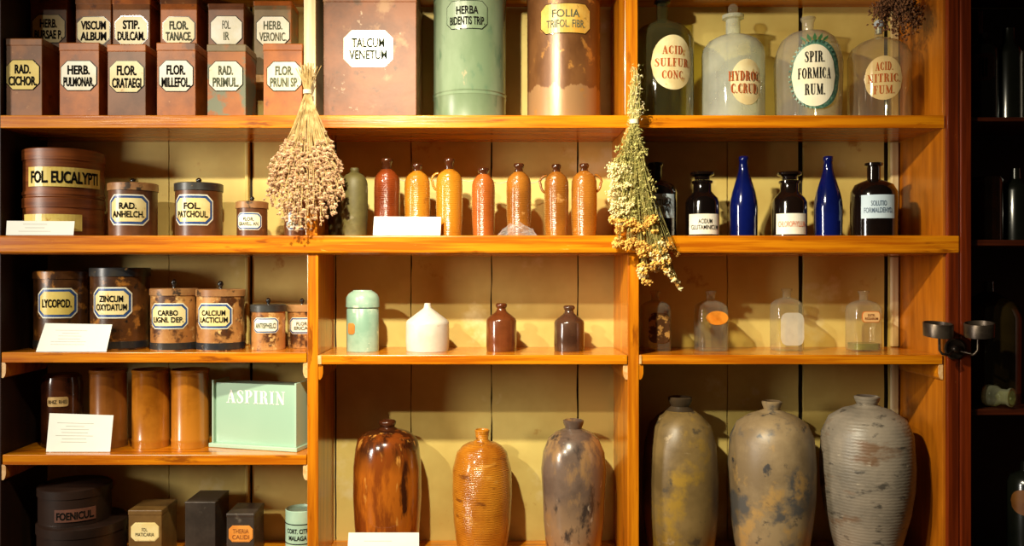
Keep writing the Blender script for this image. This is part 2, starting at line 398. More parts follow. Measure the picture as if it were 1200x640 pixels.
for px, sd, zt, m in ((1, 1, Z3Lb, WE), (360, -1, Z3Lb, WE), (1, 1, Z4b, WE), (360, -1, Z4b, WE), (373, 1, Z3b, WV), (735.6, -1, Z3b, WE), (748.8, 1, Z3b, WV), (1105.5, -1, Z3b, WE)):
    peg(px, sd, zt, m=m)
cbox('shelf_end', 372.9, 377, Z3b + .001, SH3 - .001, -.006, -.004, WE, .0005)
cbox('shelf_end', 749, 751.5, Z3b + .001, SH3 - .001, -.004, -.001, WE, .0005)

# ------------------------------------------------------------------ the dark cabinet at the right
cab2 = thing('cabinet', 'dark cabinet with reddish post and thin shelves at the right edge', 'cabinet', (X(1180), .14, 0))
o2 = (-X(1180), -.14, 0)
def c2(name, p0, p1, z0, z1, y0, y1, m, bv=.002): return cbox(name, p0, p1, z0, z1, y0, y1, m, bv, cab2, o2)
c2('stile', 1122.4, 1135, 0, SH0B + .03, -.016, .004, WR, .003)
c2('side_panel', 1122.4, 1131, 0, SH0B, .004, BACK, WR)
c2('side_panel', 1330, 1342, 0, SH0B, 0, BACK, WR)
c2('top_panel', 1122.4, 1342, SH0B, SH0B + .03, .004, BACK, WRH)
DKS = [(Z(137), Z(142)), (Z(281), Z(288)), (Z(480), Z(487)), (Z(672), Z(680))]
for zt, zb in DKS: c2('shelf', 1131.2, 1329.8, zb, zt, .004, BACK, WRH)
c2('back_panel', 1122.4, 1342, 0, SH0B, BACK + .001, BACK + .015, DK)
c2('batten', 1207, 1213, Z(134), Z(-20), BACK - .02, BACK, WR)
c2('plinth', 1131, 1330, 0, Z(680), .01, .03, WRH)

# ------------------------------------------------------------------ builders for the wares
def base_of(d, cx, zb): return (X(cx, d), d, zb)
def prof_px(rows, d, zb, last=None):
    """rows of (photo y, half width in px), top down; the last one is set on the shelf"""
    p = [(L(h, d), Z(y, d) - zb) for y, h in rows]
    if last is not None: p.append((L(last, d), 0.0))
    return p

def lathe_part(root, name, prof, m, seg=48, e=2, wob=0, seed=0, smooth=42, **kw):
    b = MB(); b.lathe(prof, seg, e, wob=wob, seed=seed, **kw); return b.build(name, m, root, smooth)

# ------------------------------------------------------------------ square herb tins, top shelf
def tin(cx, hw, ytop, ylid, d0, d1, zb, m, ml, lab, text, label, group, lm=LC, ink=INK, bold=.03, fill=None, knob=True, pad=.14, cat='tin', border=BLK, capoff=.0015):
    t = thing('herb_tin', label, cat, (X(cx, d0), d0, zb), group=group)
    w = L(hw, d0); dep = d1 - d0; zt = Z(ytop, d0) - zb; zl = Z(ylid, d0) - zb
    b = MB(); b.box(-w, w, 0, dep, 0, zl + .004); b.build('body', m, t, bevel=.002)
    b = MB(); b.box(-w - capoff, w + capoff, -capoff, dep + capoff, zl, zt)
    lid = b.build('lid', ml, t, bevel=.003)
    if knob:
        b = MB(); c = (0, dep * .3, zt + .002)
        b.tube([(c[0] + .008 * math.cos(a), c[1], c[2] + .007 * math.sin(a)) for a in [math.pi * i / 10 for i in range(11)]], .0014, 6); b.build('lid_ring', BLK, lid, smooth=60)
    if lab:
        x0, x1, y0, y1 = lab; u0, u1 = X(x0, d0) - X(cx, d0), X(x1, d0) - X(cx, d0); z1, z0 = Z(y0, d0) - zb, Z(y1, d0) - zb
        sf = flat(0)
        e = .0022
        lb = plate(sf, u0 - e, u1 + e, z0 - e, z1 + e, border, 'label_rim', t, off=.0004, cut=.22)
        lp = plate(sf, u0, u1, z0, z1, lm, 'label', lb, off=.0014, cut=.22)
        w_, h_ = u1 - u0, z1 - z0
        lettering(sf, text, u0 + w_ * .06, u1 - w_ * .06, z0 + h_ * pad, z1 - h_ * pad, ink, lb, off=.0034, bold=bold, fill=fill)
    return t
TB = mat('brown_tin', '8C521A', '683A10', sc=10, rough=.4, bump=.1, spots=(('5A3212', 18, .6), ('A87440', 44, .68)))
TO = mat('orange_brown_tin', 'BA661A', '924C10', sc=9, rough=.4, bump=.08, spots=(('7A4420', 14, .6), ('C8844A', 40, .68)))
TP = mat('patchy_tin', 'B06628', '9A561E', sc=8, rough=.45, spots=(('74765C', 12, .49),))
TG = mat('worn_tin', '8C7650', '75603C', sc=9, rough=.45, spots=(('A8652C', 9, .55),))
TR = mat('reddish_tin', '84502C', '683A18', sc=10, rough=.4, spots=(('9A7A60', 20, .68),))
F = (.02, .134)
g = 'front row of square herb tins'
tin(28, 21.5, 45, 54, *F, SH1, TB, TB, (8, 46, 71, 105), ['RAD.', 'CICHOR.'], 'square brown tin labelled RAD. CICHOR., leftmost of the front row', g, LY, fill=[.55, .98])
tin(93, 23.3, 50, 60, *F, SH1, TO, TO, (72, 113, 72, 106), ['HERB.', 'PULMONAR.'], 'square orange-brown tin with white label HERB. PULMONAR.', g, LW, fill=[.72, .98])
tin(148.5, 22.5, 52, 61, *F, SH1, TR, TO, (129, 168.5, 72, 108), ['FLOR.', 'CRATAEGI'], 'square brown tin with rust-stained label FLOR. CRATAEGI', g, LC, fill=[.66, .98])
tin(206.5, 22.7, 50, 60, *F, SH1, TO, TO, (187, 226, 71.5, 107), ['FLOR.', 'MILLEFOL.'], 'square orange tin with white label FLOR. MILLEFOL.', g, LW, fill=[.64, .98])
tin(265.5, 22.5, 52, 61, *F, SH1, TP, TG, (245.5, 284, 72.5, 106.5), ['RAD.', 'PRIMUL.'], 'square orange tin with grey peeled patches, labelled RAD. PRIMUL.', g, LW, ink=FINK, fill=[.5, .9])
tin(331.5, 22.8, 51, 60, *F, SH1, TO, TO, (313.5, 353, 73, 106.5), ['FLOR.', 'PRUNI SP.'], 'square orange tin labelled FLOR. PRUNI SP., beside the pale post', g, LW, ink=FINK, fill=[.6, .95])
# riser board behind the front row
R0, R1 = .146, .262; RZ = Z(87.5, R0)
t = thing('riser_board', 'pale riser board raising the back row of tins', 'riser', (X(190, .2), .2, SH1))
b = MB(); b.box(X(34, R0) - X(190, .2), X(352, R0) - X(190, .2), R0 - .2, R1 - .2, RZ - L(9, R0) - SH1, RZ - SH1); b.build('board', WE, t, bevel=.002)
for px in (38, 180, 348):
    b = MB(); x = X(px, R0) - X(190, .2); b.box(x - .006, x + .006, R0 - .19, R1 - .21, 0, RZ - L(9, R0) - SH1); b.build('leg', DK, t)
RZ += .0006
g = 'back row of square herb tins'; Bk = (.15, .252)
tin(57, 21.5, -4, 5.5, *Bk, RZ, TB, TB, (38.5, 76, 18, 50), ['HERB.', 'BURSAE P.'], 'square brown tin with yellow label HERB. BURSAE P., upper left', g, LY, fill=[.6, .98], knob=False)
tin(109.5, 20.8, -4, 5.5, *Bk, RZ, TB, TB, (91, 128.5, 20.5, 52), ['VISCUM', 'ALBUM'], 'square brown tin labelled VISCUM ALBUM in the back row', g, LC, fill=[.88, .92], knob=False)
tin(154, 22, -4, 5.5, *Bk, RZ, TB, TO, (135.5, 172.5, 19.5, 52), ['STIP.', 'DULCAM.'], 'square brown tin with stained label STIP. DULCAM. in the back row', g, LC, fill=[.6, .98], knob=False)
tin(209.5, 21.5, -3, 5, *Bk, RZ, TO, TB, (191.5, 228, 20.5, 52), ['FLOR.', 'TANACE.'], 'square brown tin with cream label FLOR. TANACE. in the back row', g, LC, FINK, fill=[.68, .95], knob=False)
tin(265, 21, 4, 8.5, *Bk, RZ, TR, TR, (247.5, 283.5, 19.5, 52), ['FOL.', 'IR'], 'square reddish tin with nearly blank white label in the back row', g, LW, FINK, bold=.0, fill=[.3, .2], knob=False)
tin(319.5, 21.8, 1, 7, *Bk, RZ, TG, TO, (301, 339, 20, 53), ['HERB.', 'VERONIC.'], 'square grey-green worn tin labelled HERB. VERONIC. in the back row', g, LW, FINK, bold=.01, fill=[.65, .95], knob=False)

# talcum box
TAL = mat('big_tin_box', '8C5028', '6A3A1A', sc=6, rough=.48, bump=.6, bscale=4, spots=(('A4764C', 8, .58), ('5E3A1E', 18, .6), ('C8A888', 30, .68)))
t = tin(433.5, 54.5, -14, 3, .02, .258, SH1, TAL, TAL, (403.5, 459.5, 36.5, 78), ['TALCUM', 'VENETUM'], 'large dented brown tin box labelled TALCUM VENETUM', None, LW, mat('worn_green_ink', '23281C', '3A4030', sc=50, rough=.85, spec=.05), bold=.02, fill=[.78, .9], knob=False, pad=.2, cat='tin box', border=LW)
t.name = 'tin_box'

# ------------------------------------------------------------------ round canisters, jars
def canister(name, cx, d, zb, rows, last, m, label, cat, group=None, parts=(), lab=None, text=None, style='blue', lm=LW, ink=INK, bold=.03, fill=None, pad=.16, font='sans', seg=64, wob=0, shape='cut', gap=.3, capb=True):
    """rows: body profile in px. parts: (part name, rows, material). lab: px box of the label on the curved front"""
    t = thing(name, label, cat, base_of(d, cx, zb), group=group)
    body = lathe_part(t, 'body', prof_px(rows, d, zb, last), m, seg, wob=wob, seed=cx)
    for nm, rw, mm in parts: lathe_part(t, nm, prof_px(rw, d, zb), mm, seg)
    if lab:
        x0, x1, y0, y1 = lab; R = L(max(h for y, h in rows if True), d)
        R = L(lab_R(rows, (y0 + y1) / 2, last), d) 
        a = lambda px: ang(cx, d, R, px)
        a0, a1 = a(x0), a(x1); am = (a0 + a1) / 2; sf = curved(R, am); u1 = R * (a1 - am); u0 = -u1
        z1, z0 = Z(y0, d) - zb, Z(y1, d) - zb; w_, h_ = u1 - u0, z1 - z0
        sf2 = sf
        if style == 'blue':
            e = h_ * .10
            r0 = plate(sf, u0 - e * .9, u1 + e * .9, z0 - e * .9, z1 + e * .9, LW, 'label_rim', t, .2, shape, .0006)
            plate(sf, u0 - e * .4, u1 + e * .4, z0 - e * .4, z1 + e * .4, BLUE, 'label_border', r0, .2, shape, .0016)
            par = plate(sf, u0 + e * .5, u1 - e * .5, z0 + e * .5, z1 - e * .5, lm, 'label', r0, .2, shape, .0026); o_ = .0048
        elif style == 'rim':
            par = plate(sf, u0, u1, z0, z1, BLK, 'label_rim', t, .2, shape, .0006); e = .002
            plate(sf, u0 + e, u1 - e, z0 + e, z1 - e, lm, 'label', par, .2, shape, .0016); o_ = .0036
        elif style == 'painted': par = t; o_ = .0008
        else:
            par = plate(sf, u0, u1, z0, z1, lm, 'label', t, .2, shape, .0008); o_ = .0026
        if text: lettering(sf, text, u0 + w_ * .07, u1 - w_ * .07, z0 + h_ * pad, z1 - h_ * pad, ink, par, off=o_, bold=bold, fill=fill, font=font, gap=gap)
    return t, body
def lab_R(rows, y, last):
    for (ya, ha), (yb, hb) in zip(rows, rows[1:]):
        if ya <= y <= yb: return ha + (hb - ha) * (y - ya) / max(1e-6, yb - ya)
    return rows[-1][1] if last is None else (rows[-1][1] + last) / 2 if abs(rows[-1][1] - last) > 1 else rows[-1][1]

GRN = mat('sage_green_paint', '6E8062', '86957A', sc=5, st=(1, 1, .4), rough=.3, bump=.06, spots=(('5A745A', 12, .6), ('A89878', 36, .7)), sst=(1, 1, .5))
t, _ = canister('canister', 550.5, .14, SH1, [(4, 41.5), (5, 42.2), (112, 42.2), (113.5, 43), (115, 42.2), (118, 43), (119.5, 42.2)], 42.2, GRN,
  'large sage green cylindrical canister labelled HERBA BIDENTIS TRIP.', 'canister', None, [('lid', [(-4, 0), (-4, 42.6), (4.6, 42.6), (4.6, 41)], GRN)],
  (524, 571, 14, 46), None, 'rim', GRN)
lettering(curved(L(42.2, .14), ang(550.5, .14, L(42.2, .14), 547.5)), ['HERBA', 'BIDENTIS TRIP.'], -.052, .052, Z(41, .14) - SH1, Z(20, .14) - SH1, INK, t, off=.0042, fill=[.62, 1], bold=.02)
BRC = mat('scratched_brown_canister', '7C522E', '5E3A1E', sc=7, rough=.33, bump=.25, st=(1, 1, .5), lower=(Z(92, .14) - .045 + .0, 'A07850'), spots=(('B07A3A', 24, .62),), metal=.2)
BRL = mat('brassy_label', 'E0B860', 'CE9C40', sc=14, rough=.3, spots=(('9A6E30', 24, .62),))
canister('canister', 660.5, .14, SH1, [(-4, 0), (-4, 42.5), (88, 42.5)], 42.5, BRC, 'large scratched brown cylindrical canister with faded FOLIA label', 'canister', None, [],
  (634, 691, 17, 51), ['FOLIA', 'TRIFOL. FIBR.'], 'rim', BRL, FINK, fill=[.6, .85], bold=.01, pad=.2)

# ------------------------------------------------------------------ glass apothecary bottles, top right
OVAL = mat('aged_paper_label', 'E8D8A8', 'D8C08A', sc=12, spec=.15, rough=.7, spots=(('C09A58', 20, .64),))
GA = glass('dark_green_glass', 'D6D4A0', .04, '9A9A68'); GBt = glass('cloudy_glass', 'F0F2DC', .26, 'F2F6E8'); GC = glass('milky_glass', 'F4F0DC', .15, 'EEEADA'); GD = glass('clear_glass', 'FAF4E0', .05, 'F0E8D0')
d = .12
tA, _ = canister('glass_bottle', 776, d, SH1, [(5, 6.5), (24, 6.5), (28, 13), (33, 25), (41, 33), (50, 36.3), (120, 36.3)], 36, GA,
  'big dark green glass bottle with black stopper labelled ACID. SULFUR. CONC.', 'bottle', 'large glass apothecary bottles', [('stopper', [(-6, 0), (-6, 6), (-3, 9), (4, 9.5), (6, 6), (8, 0)], BLK)],
  (763, 809, 51, 113), ['ACID.', 'SULFUR.', 'CONC.'], 'none', OVAL, RINK, shape='oval', font='serif', pad=.2, fill=[.6, .95, .6], gap=.5)
tB, _ = canister('glass_bottle', 859, d, SH1, [(17.5, 8), (18.5, 12.5), (22.5, 12.5), (24, 8.3), (41, 8.3), (44, 18), (50, 29), (58, 34.5), (66, 36)], 36, GBt,
  'cloudy glass bottle with ball stopper labelled HYDROC. C.CRUD.', 'bottle', 'large glass apothecary bottles', [('stopper', [(5, 0), (5.5, 3), (8, 5.2), (12, 5.8), (15, 4.6), (17, 3.5), (30, 4), (30, 0)], GD)],
  (856, 891, 78, 130), None, 'none', OVAL, RINK, shape='oval')
lettering(curved(L(36, d), ang(859, d, L(36, d), 873)), ['HYDROC.', 'C.CRUD.'], -.05, .05, Z(117, d) - SH1, Z(92, d) - SH1, RINK, tB, off=.0044, font='serif', fill=[.95, .8])
tC, _ = canister('glass_bottle', 947, d, SH1, [(21, 8), (22.5, 8.6), (28, 6.2), (37, 5.8), (38, 12), (41, 22), (48, 30), (60, 35.6), (75, 38.3), (100, 38)], 36.5, GC,
  'round shouldered glass bottle with green wreathed oval label SPIR. FORMICARUM', 'bottle', 'large glass apothecary bottles', [],
  (927, 983, 57, 135), None, 'none', TEAL, shape='oval')
Rc = L(38, d); sf = curved(Rc, ang(947, d, Rc, 954.5))
lp = plate(sf, -.064, .064, Z(132, d) - SH1, Z(62, d) - SH1, mat('porcelain_label', 'FBF2D8', 'F2E4BE', sc=5, spec=.2, rough=.5), 'label', tC, .2, 'oval', .0022)
b = MB()
for i in range(40):      # leaves of the painted wreath
    a = 2 * math.pi * i / 40; u, z = .068 * math.sin(a), Z(96, d) - SH1 + L(37, d) * math.cos(a)
    for q in (-.5, .5):
        da = a + q; p = [(u + .0065 * math.sin(da + s) * r, z + .0065 * math.cos(da + s) * r) for s, r in ((0, 1.2), (1.4, .4), (3.14, .4), (-1.4, .4))]
        b.add([sf(x, y, .0045) for x, y in p], [(0, 3, 2, 1)])
b.build('wreath', mat('wreath_green', '2E5A48', '88A890', sc=120, rough=.5, lo=.45, hi=.55), lp)
b = MB()
for q in (-.7, -.35, 0, .35, .7):
    p = [(q * .03 + .028 * math.sin(q) * r * math.cos(s * 1.0) + s2 * .006, Z(60, d) - SH1 + .028 * r * math.cos(q)) for r, s, s2 in ((0, 0, 0), (.5, 0, 1), (1, 0, 0), (.5, 0, -1))]
    b.add([sf(x, y, .005) for x, y in p], [(0, 1, 2, 3)])
b.build('leaf_crest', mat('crest_green', '3A6A3A', rough=.5), lp)
lettering(sf, ['SPIR.', 'FORMICA', 'RUM.'], -.047, .047, Z(119, d) - SH1, Z(70, d) - SH1, INK, lp, off=.0046, font='serif', gap=.5, fill=[.56, .98, .58])
tD, _ = canister('glass_bottle', 1030, d, SH1, [(32, 4.8), (44, 4.8), (47, 12), (51, 22), (58, 30.5), (68, 34.5), (120, 34.5)], 34, GD,
  'clear glass bottle with grey stopper and red ACID. NITRIC. FUM. label', 'bottle', 'large glass apothecary bottles', [('stopper', [(24, 0), (24.5, 4), (27, 5.8), (32, 5.8), (33, 4), (40, 3.6), (40, 0)], mat('grey_stopper', '8A96A0', 'B4BCC0', sc=30, rough=.2))],
  (1013, 1057, 74, 124), ['ACID.', 'NITRIC.', 'FUM.'], 'none', glass('thin_paper', 'F0D8A0', .75, 'E8C88A', edge=0), RINK, shape='oval', font='serif', pad=.14, fill=[.5, .95, .6], gap=.4)
for tt, cx_, hw_, m_ in ((tB, 859, 34.6, mat('cloudy_residue', 'C6D0B8', 'A8B894', sc=7, rough=.8, lo=.4, hi=.6)),):
    pass

# ------------------------------------------------------------------ second shelf, left
DRM = mat('bentwood', '8A4A1E', '6A3412', sc=1, st=(4, 4, 60), rough=.4, bump=.1)
dr = .135
def drum(cx, d, zb, yt, yl, ybot, hw, m, label, lab, text, lm, group=None, bands=(), ink=INK, fill=None, pad=.2):
    t = thing('round_box', label, 'box', base_of(d, cx, zb), group=group); zz = lambda y: Z(y, d) - zb
    lathe_part(t, 'body', [(L(hw - .8, d), zz(yl) + .004), (L(hw - .8, d), 0)], m, 72)
    lathe_part(t, 'lid', [(0, zz(yt)), (L(hw - 1, d), zz(yt)), (L(hw + .4, d), zz(yt) - .003), (L(hw + .4, d), zz(yl)), (L(hw - 1, d), zz(yl))], m, 72)
    for y0, y1 in bands: lathe_part(t, 'hoop', [(L(hw - 1.5, d), zz(y0)), (L(hw + .3, d), zz(y0)), (L(hw + .3, d), zz(y1)), (L(hw - 1.5, d), zz(y1))], m, 72)
    R = L(hw + .3, d); a = lambda px: ang(cx, d, R, px); x0, x1, y0, y1 = lab
    a0, a1 = a(x0), a(x1); am = (a0 + a1) / 2; u = R * (a1 - am); sf = curved(R, am)
    lb = plate(sf, -u, u, zz(y1), zz(y0), lm, 'label', t, .05, 'rect', .0008)
    lettering(sf, text, -u * .9, u * .9, zz(y1) + (zz(y0) - zz(y1)) * pad, zz(y0) - (zz(y0) - zz(y1)) * pad, ink, lb, off=.0026, bold=.035, fill=fill); return t
zl = SH2; zu = SH2 + .1166
g = 'stack of round bentwood boxes'
drum(75.5, dr, zl, (320 - (zu - .0006 - EYE) / (S * k(dr))), 246, 276, 44, DRM, 'round bentwood box with blank cream label, lower of two stacked', (29, 96, 254, 273), ['.'], LY, g, fill=[.02])
drum(75.5, dr, zu, 179, 192, 232, 44, DRM, 'round bentwood box labelled FOL. EUCALYPTI, upper of two stacked', (34, 116.5, 201, 223), ['FOL. EUCALYPTI'], LY, g, bands=((228, 231.5),))

RJ1 = mat('brown_toleware', '6A3E1E', '4A2A14', sc=9, rough=.35, bump=.1, spots=(('A8743C', 16, .66),))
RJ2 = mat('flaking_toleware', 'B88448', '9A6430', sc=10, rough=.4, bump=.15, spots=(('4E2C14', 16, .52), ('D8B070', 26, .6), ('2C2420', 34, .64)))
RJ3 = mat('dark_flaking_toleware', '5E3818', '3A200C', sc=9, rough=.3, bump=.2, spots=(('A06828', 18, .58), ('201812', 30, .6)))
LDD = mat('dark_worn_lid', '3A3A38', '2A2420', sc=12, rough=.35, spots=(('A8865C', 30, .64),))
LDB = mat('tan_worn_lid', 'A87C4C', '8A5C34', sc=12, rough=.4, spots=(('3A2A1C', 26, .6),))
BND = mat('black_worn_band', '22242A', '34302A', sc=20, rough=.3, spots=(('A88858', 40, .66),))
def jar(cx, hw, ytop, ylid, d, zb, m, ml, lab, text, label, group, knob=None, band=None, lm=LW, ink=INK, fill=None, bold=.03, hl=1.2, ybot=None, pad=.22):
    parts = [('lid', [(ytop, 0), (ytop, hw), (ytop + .8, hw + hl), (ylid, hw + hl), (ylid, hw - 1)], ml)]
    if band: parts.append(('base_band', [(band, hw - 1), (band + .5, hw + .6), (band + 8, hw + .6), (band + 8.5, hw - 1)], BND))
    t, _ = canister('lidded_jar', cx, d, zb, [(ylid - 1.5, hw - 2), (ylid - 1, hw)], hw, m, label, 'jar', group, parts, lab, text, 'blue', lm, ink, bold, fill, pad, shape='cut')
    if knob is not None:
        y = knob; h = ytop - y; r = 3.6 * (hw / 27) ** .5
        lathe_part(t, 'lid_knob', prof_px([(y, 0), (y + h * .12, r * .6), (y + h * .4, r), (y + h * .7, r * .7), (y + h * .85, r * .45), (ytop + .5, r * .8), (ytop + .6, 0)], d, zb), BLK, 20, smooth=80)
    return t
g = 'lidded jars on the second shelf'
jar(156, 27, 216, 225, .11, SH2, RJ1, LDB, (131, 172, 233, 263), ['RAD.', 'ANHELCH.'], 'brown lidded jar with blue-edged label RAD. ANHELCH.', g, 209, fill=[.5, .95], lm=LC)
jar(233, 26.5, 216, 225, .11, SH2, RJ1, LDD, (208, 247, 233, 263), ['FOL.', 'PATCHOUL.'], 'brown lidded jar with dark lid labelled FOL. PATCHOUL.', g, 208.5, fill=[.5, .95], lm=LC)
jar(295.5, 17.5, 237, 245, .10, SH2, RJ1, LDB, (280, 305, 252, 269), ['FLOR.', 'GRAVILL. AN.'], 'small brown lidded jar labelled FLOR. GRAVILL. AN.', g, 230, ink=FINK, fill=[.5, .95])
jar(348, 14.5, 237, 245, .09, SH2, RJ1, LDB, (337, 362, 252, 269), ['FLOR.', 'CHRYSAN.'], 'small brown lidded jar half hidden behind the dried flower bunch', g, 230, ink=FINK, fill=[.5, .95])
g = 'lidded jars on the third shelf'
jar(74, 31, 318, 327, .145, SH3L, RJ3, RJ3, (47, 88, 340, 369), ['LYCOPOD.'], 'dark lidded jar with yellowed label LYCOPOD., in the shadow', g, band=397, lm=LY, fill=[.9], pad=.34)
jar(141, 32.5, 314, 324, .14, SH3L, RJ3, BND, (112, 152, 339, 369), ['ZINCUM', 'OXYDATUM'], 'tallest lidded brown jar, labelled ZINCUM OXYDATUM', g, band=398, fill=[.75, .97], lm=LC)
jar(204, 26, 338, 346, .10, SH3L, RJ2, LDB, (179.5, 218, 357, 382), ['CARBO', 'LIGNI. DEP.'], 'rusty tan lidded jar labelled CARBO LIGNI. DEP.', g, 327, 400, fill=[.62, .95], lm=LC)
jar(258.5, 27, 339, 347, .10, SH3L, RJ2, LDB, (234, 270, 357, 382), ['CALCIUM', 'LACTICUM'], 'rusty tan lidded jar labelled CALCIUM LACTICUM', g, 329, 400, fill=[.8, .95], lm=LC)
jar(314.5, 19.5, 357, 365, .11, SH3L, RJ2, LDD, (299, 325, 373, 388), ['ANTISPHELCI'], 'small rusty lidded jar with single-line label, knob on top', g, 349, ink=FINK, fill=[.95], pad=.3)
jar(354, 16.6, 357, 365, .17, SH3L, RJ2, LDB, (341, 367, 373, 389), ['FLOR.', 'ERICAE'], 'small rusty lidded jar half hidden by the post, labelled FLOR.', g, 349.5, ink=FINK, fill=[.5, .7])

# ------------------------------------------------------------------ small stoneware bottles
def stone(nm, seedc, c1, c2, **kw): return mat(nm, c1, c2, sc=5, rough=kw.pop('rough', .22), coat=.4, ridge=(70, .28), bump=.15, spots=kw.pop('spots', (('8A4410', 12, .66),)), **kw)
SO = stone('orange_stoneware', 1, 'C07C1E', 'A06012'); SR = stone('red_brown_stoneware', 1, '8E3E16', '6A2A0E'); SM = stone('amber_stoneware', 1, 'AA6A20', '885018', spots=(('C08A4C', 26, .62),))
SG = mat('olive_stoneware', '6E6434', '564C28', sc=9, rough=.55, bump=.2, spots=(('8A8060', 20, .64),))
NK = mat('dark_glaze', '4A2410', '34180A', sc=20, rough=.18, coat=.5)
def stone_bottle(cx, ytop, hw, label, m, nm=NK, sh=203, d=.075, handle=0, nw=5.5):
    t = thing('stoneware_bottle', label, 'bottle', base_of(d, cx, SH2), group='small stoneware bottles')
    lathe_part(t, 'body', prof_px([(sh - 1.5, nw * .9), (sh, nw + 1.5), (sh + 2.5, hw * .68), (sh + 6, hw * .86), (sh + 11, hw * .97), (sh + 20, hw), (255, hw * .98)], d, SH2, hw * .9), m, 40, wob=.03, seed=cx)
    lathe_part(t, 'neck', prof_px([(ytop, nw * .6), (ytop, nw * .95), (ytop + 1.5, nw * 1.15), (ytop + 4.5, nw * 1.1), (ytop + 6, nw * .88), (sh, nw), (sh + .5, nw * .5)], d, SH2), nm, 28, smooth=70)
    if handle:
        zt = Z(sh + 5, d) - SH2; r = L(hw, d); p = []
        for i in range(13):
            a = math.pi * i / 12; p.append((handle * (r * .8 + .018 * math.sin(a) * (1.2 if i < 6 else 1)), -.005, zt - .022 + .026 * math.cos(a)))
        b = MB(); b.tube(p, .0038, 8); b.build('handle', m, t, smooth=70)
    return t
stone_bottle(395.5, 198, 11, 'olive stoneware bottle peeking out behind the dried flowers', SG, SG, 206, .16, nw=4)
stone_bottle(415.5, 197, 15.5, 'dull olive-grey stoneware bottle beside the dried flower bunch', SG, SG, 203, nw=4.5)
stone_bottle(453.5, 186, 15.3, 'red-brown stoneware bottle behind the left end of the white card', SR, sh=200, nw=6)
stone_bottle(489, 192, 15, 'bright orange stoneware bottle behind the middle of the white card', SO, sh=202, nw=5)
stone_bottle(526.5, 186, 15.6, 'orange stoneware bottle with ear handle at the right end of the card', SO, sh=200, handle=-1, nw=5.3)
stone_bottle(566.5, 197, 13.8, 'shorter reddish amber stoneware bottle with wide dark lip', stone('rust_stoneware', 1, 'A85820', '8C4412'), sh=206, nw=6)
stone_bottle(608, 192, 14.6, 'amber stoneware bottle standing behind the crumpled clear film', SM, sh=203)
stone_bottle(652, 193, 14.4, 'amber stoneware bottle with handle on its left side', SM, sh=203, handle=-1, nw=5)
stone_bottle(684.5, 192, 15.2, 'amber stoneware bottle with handle on its right, last before the post', SM, sh=202, handle=1, nw=5)
p = []
for i in range(61):
    px = 468 + (640 - 468) * i / 60; y = 210 + 2.5 * math.sin(i * .5) + (2.5 if i > 30 else 0); p.append((X(px, .135), .135, Z(y, .135)))
b = MB(); b.tube(p, .0011, 6); o = b.build('wire', mat('white_string', 'D8D0B8', rough=.5), smooth=60); tag(o, 'thin pale wire strung behind the small stoneware bottles', 'wire')
# crumpled film
b = MB(); rnd = random.Random(4); n = 9; x0 = X(583, .02); vs = []
for i in range(n + 1):
    for j in range(7):
        u = i / n; v = j / 6; h = .036 * (math.sin(math.pi * u) ** .6) * (v ** .8)
        vs.append((x0 + .115 * u + rnd.uniform(-.003, .003), .006 + .018 * v + rnd.uniform(-.005, .005) * (1 if 0 < j else 0), SH2 + .0006 + h * (1 + rnd.uniform(-.25, .25))))
b.add(vs, [(i * 7 + j, (i + 1) * 7 + j, (i + 1) * 7 + j + 1, i * 7 + j + 1) for i in range(n) for j in range(6)])
o = b.build('plastic_film', glass('clear_film', 'FFFFFF', .06, 'FFFFFF', .08, .8)); tag(o, 'crumpled piece of clear plastic film at the foot of a stoneware bottle', 'film')
so = o.modifiers.new('thickness', 'SOLIDIFY'); so.thickness = .0004

# ------------------------------------------------------------------ dark and blue bottles
AMB = mat('black_amber_glass', '160C08', '0C0706', sc=5, rough=.08, coat=.6, spec=.7)
COB = mat('cobalt_glass', '071252', '050C3E', sc=4, rough=.08, coat=.6, spec=.7)
LBL = mat('pale_blue_label', 'C6D6E0', 'B4C8D6', sc=8, rough=.5); LWH = mat('white_paper_label', 'F2EEE0', 'E4DCC4', sc=8, rough=.5)
RED2 = mat('faded_red_print', 'D88A68', rough=.6)
g = 'dark medicine bottles on the second shelf'; d = .09
canister('medicine_bottle', 767.5, d, SH2, [(191, 8), (191.5, 9.6), (194, 9.6), (196, 7.8), (211, 7.8), (214, 15), (218, 22), (226, 25.3)], 25, AMB, 'black-brown bottle with pale blue TINCTURA label behind the dried herbs', 'bottle', g, (),
  (752, 789.5, 229.5, 257), ['TINCTURA', 'ABSINTHII'], 'none', LBL, shape='rect', fill=[.85, .75], bold=.01, pad=.22)
for cx_, w_, tx, lb, ik, lab in ((823, 19.5, ['ACIDUM', 'GLUTAMINICUM'], 'wide-necked black jar with stopper and white GLUTAMINICUM label', INK, (808, 841.8, 252, 275.5)), (925, 19.8, ['CHLOROPHYLLUM'], 'wide-necked black jar with faint red print on white label', RED2, (910, 944, 251.5, 275.5))):
    canister('medicine_jar', cx_, d, SH2, [(212, 10), (212.5, 12), (215, 12), (216, 10.3), (225, 10.5), (229, 14), (233, 17.8), (238, w_)], w_, AMB, lb, 'jar', g,
      [('stopper', [(202, 0), (202, 13), (203, 14), (205.5, 13.6), (207.5, 9), (211.5, 8.5), (211.5, 0)], AMB)], lab, tx, 'none', LWH, ik, shape='rect', fill=[.45, .95] if len(tx) > 1 else [.95], bold=.01, pad=.24 if len(tx) > 1 else .36)
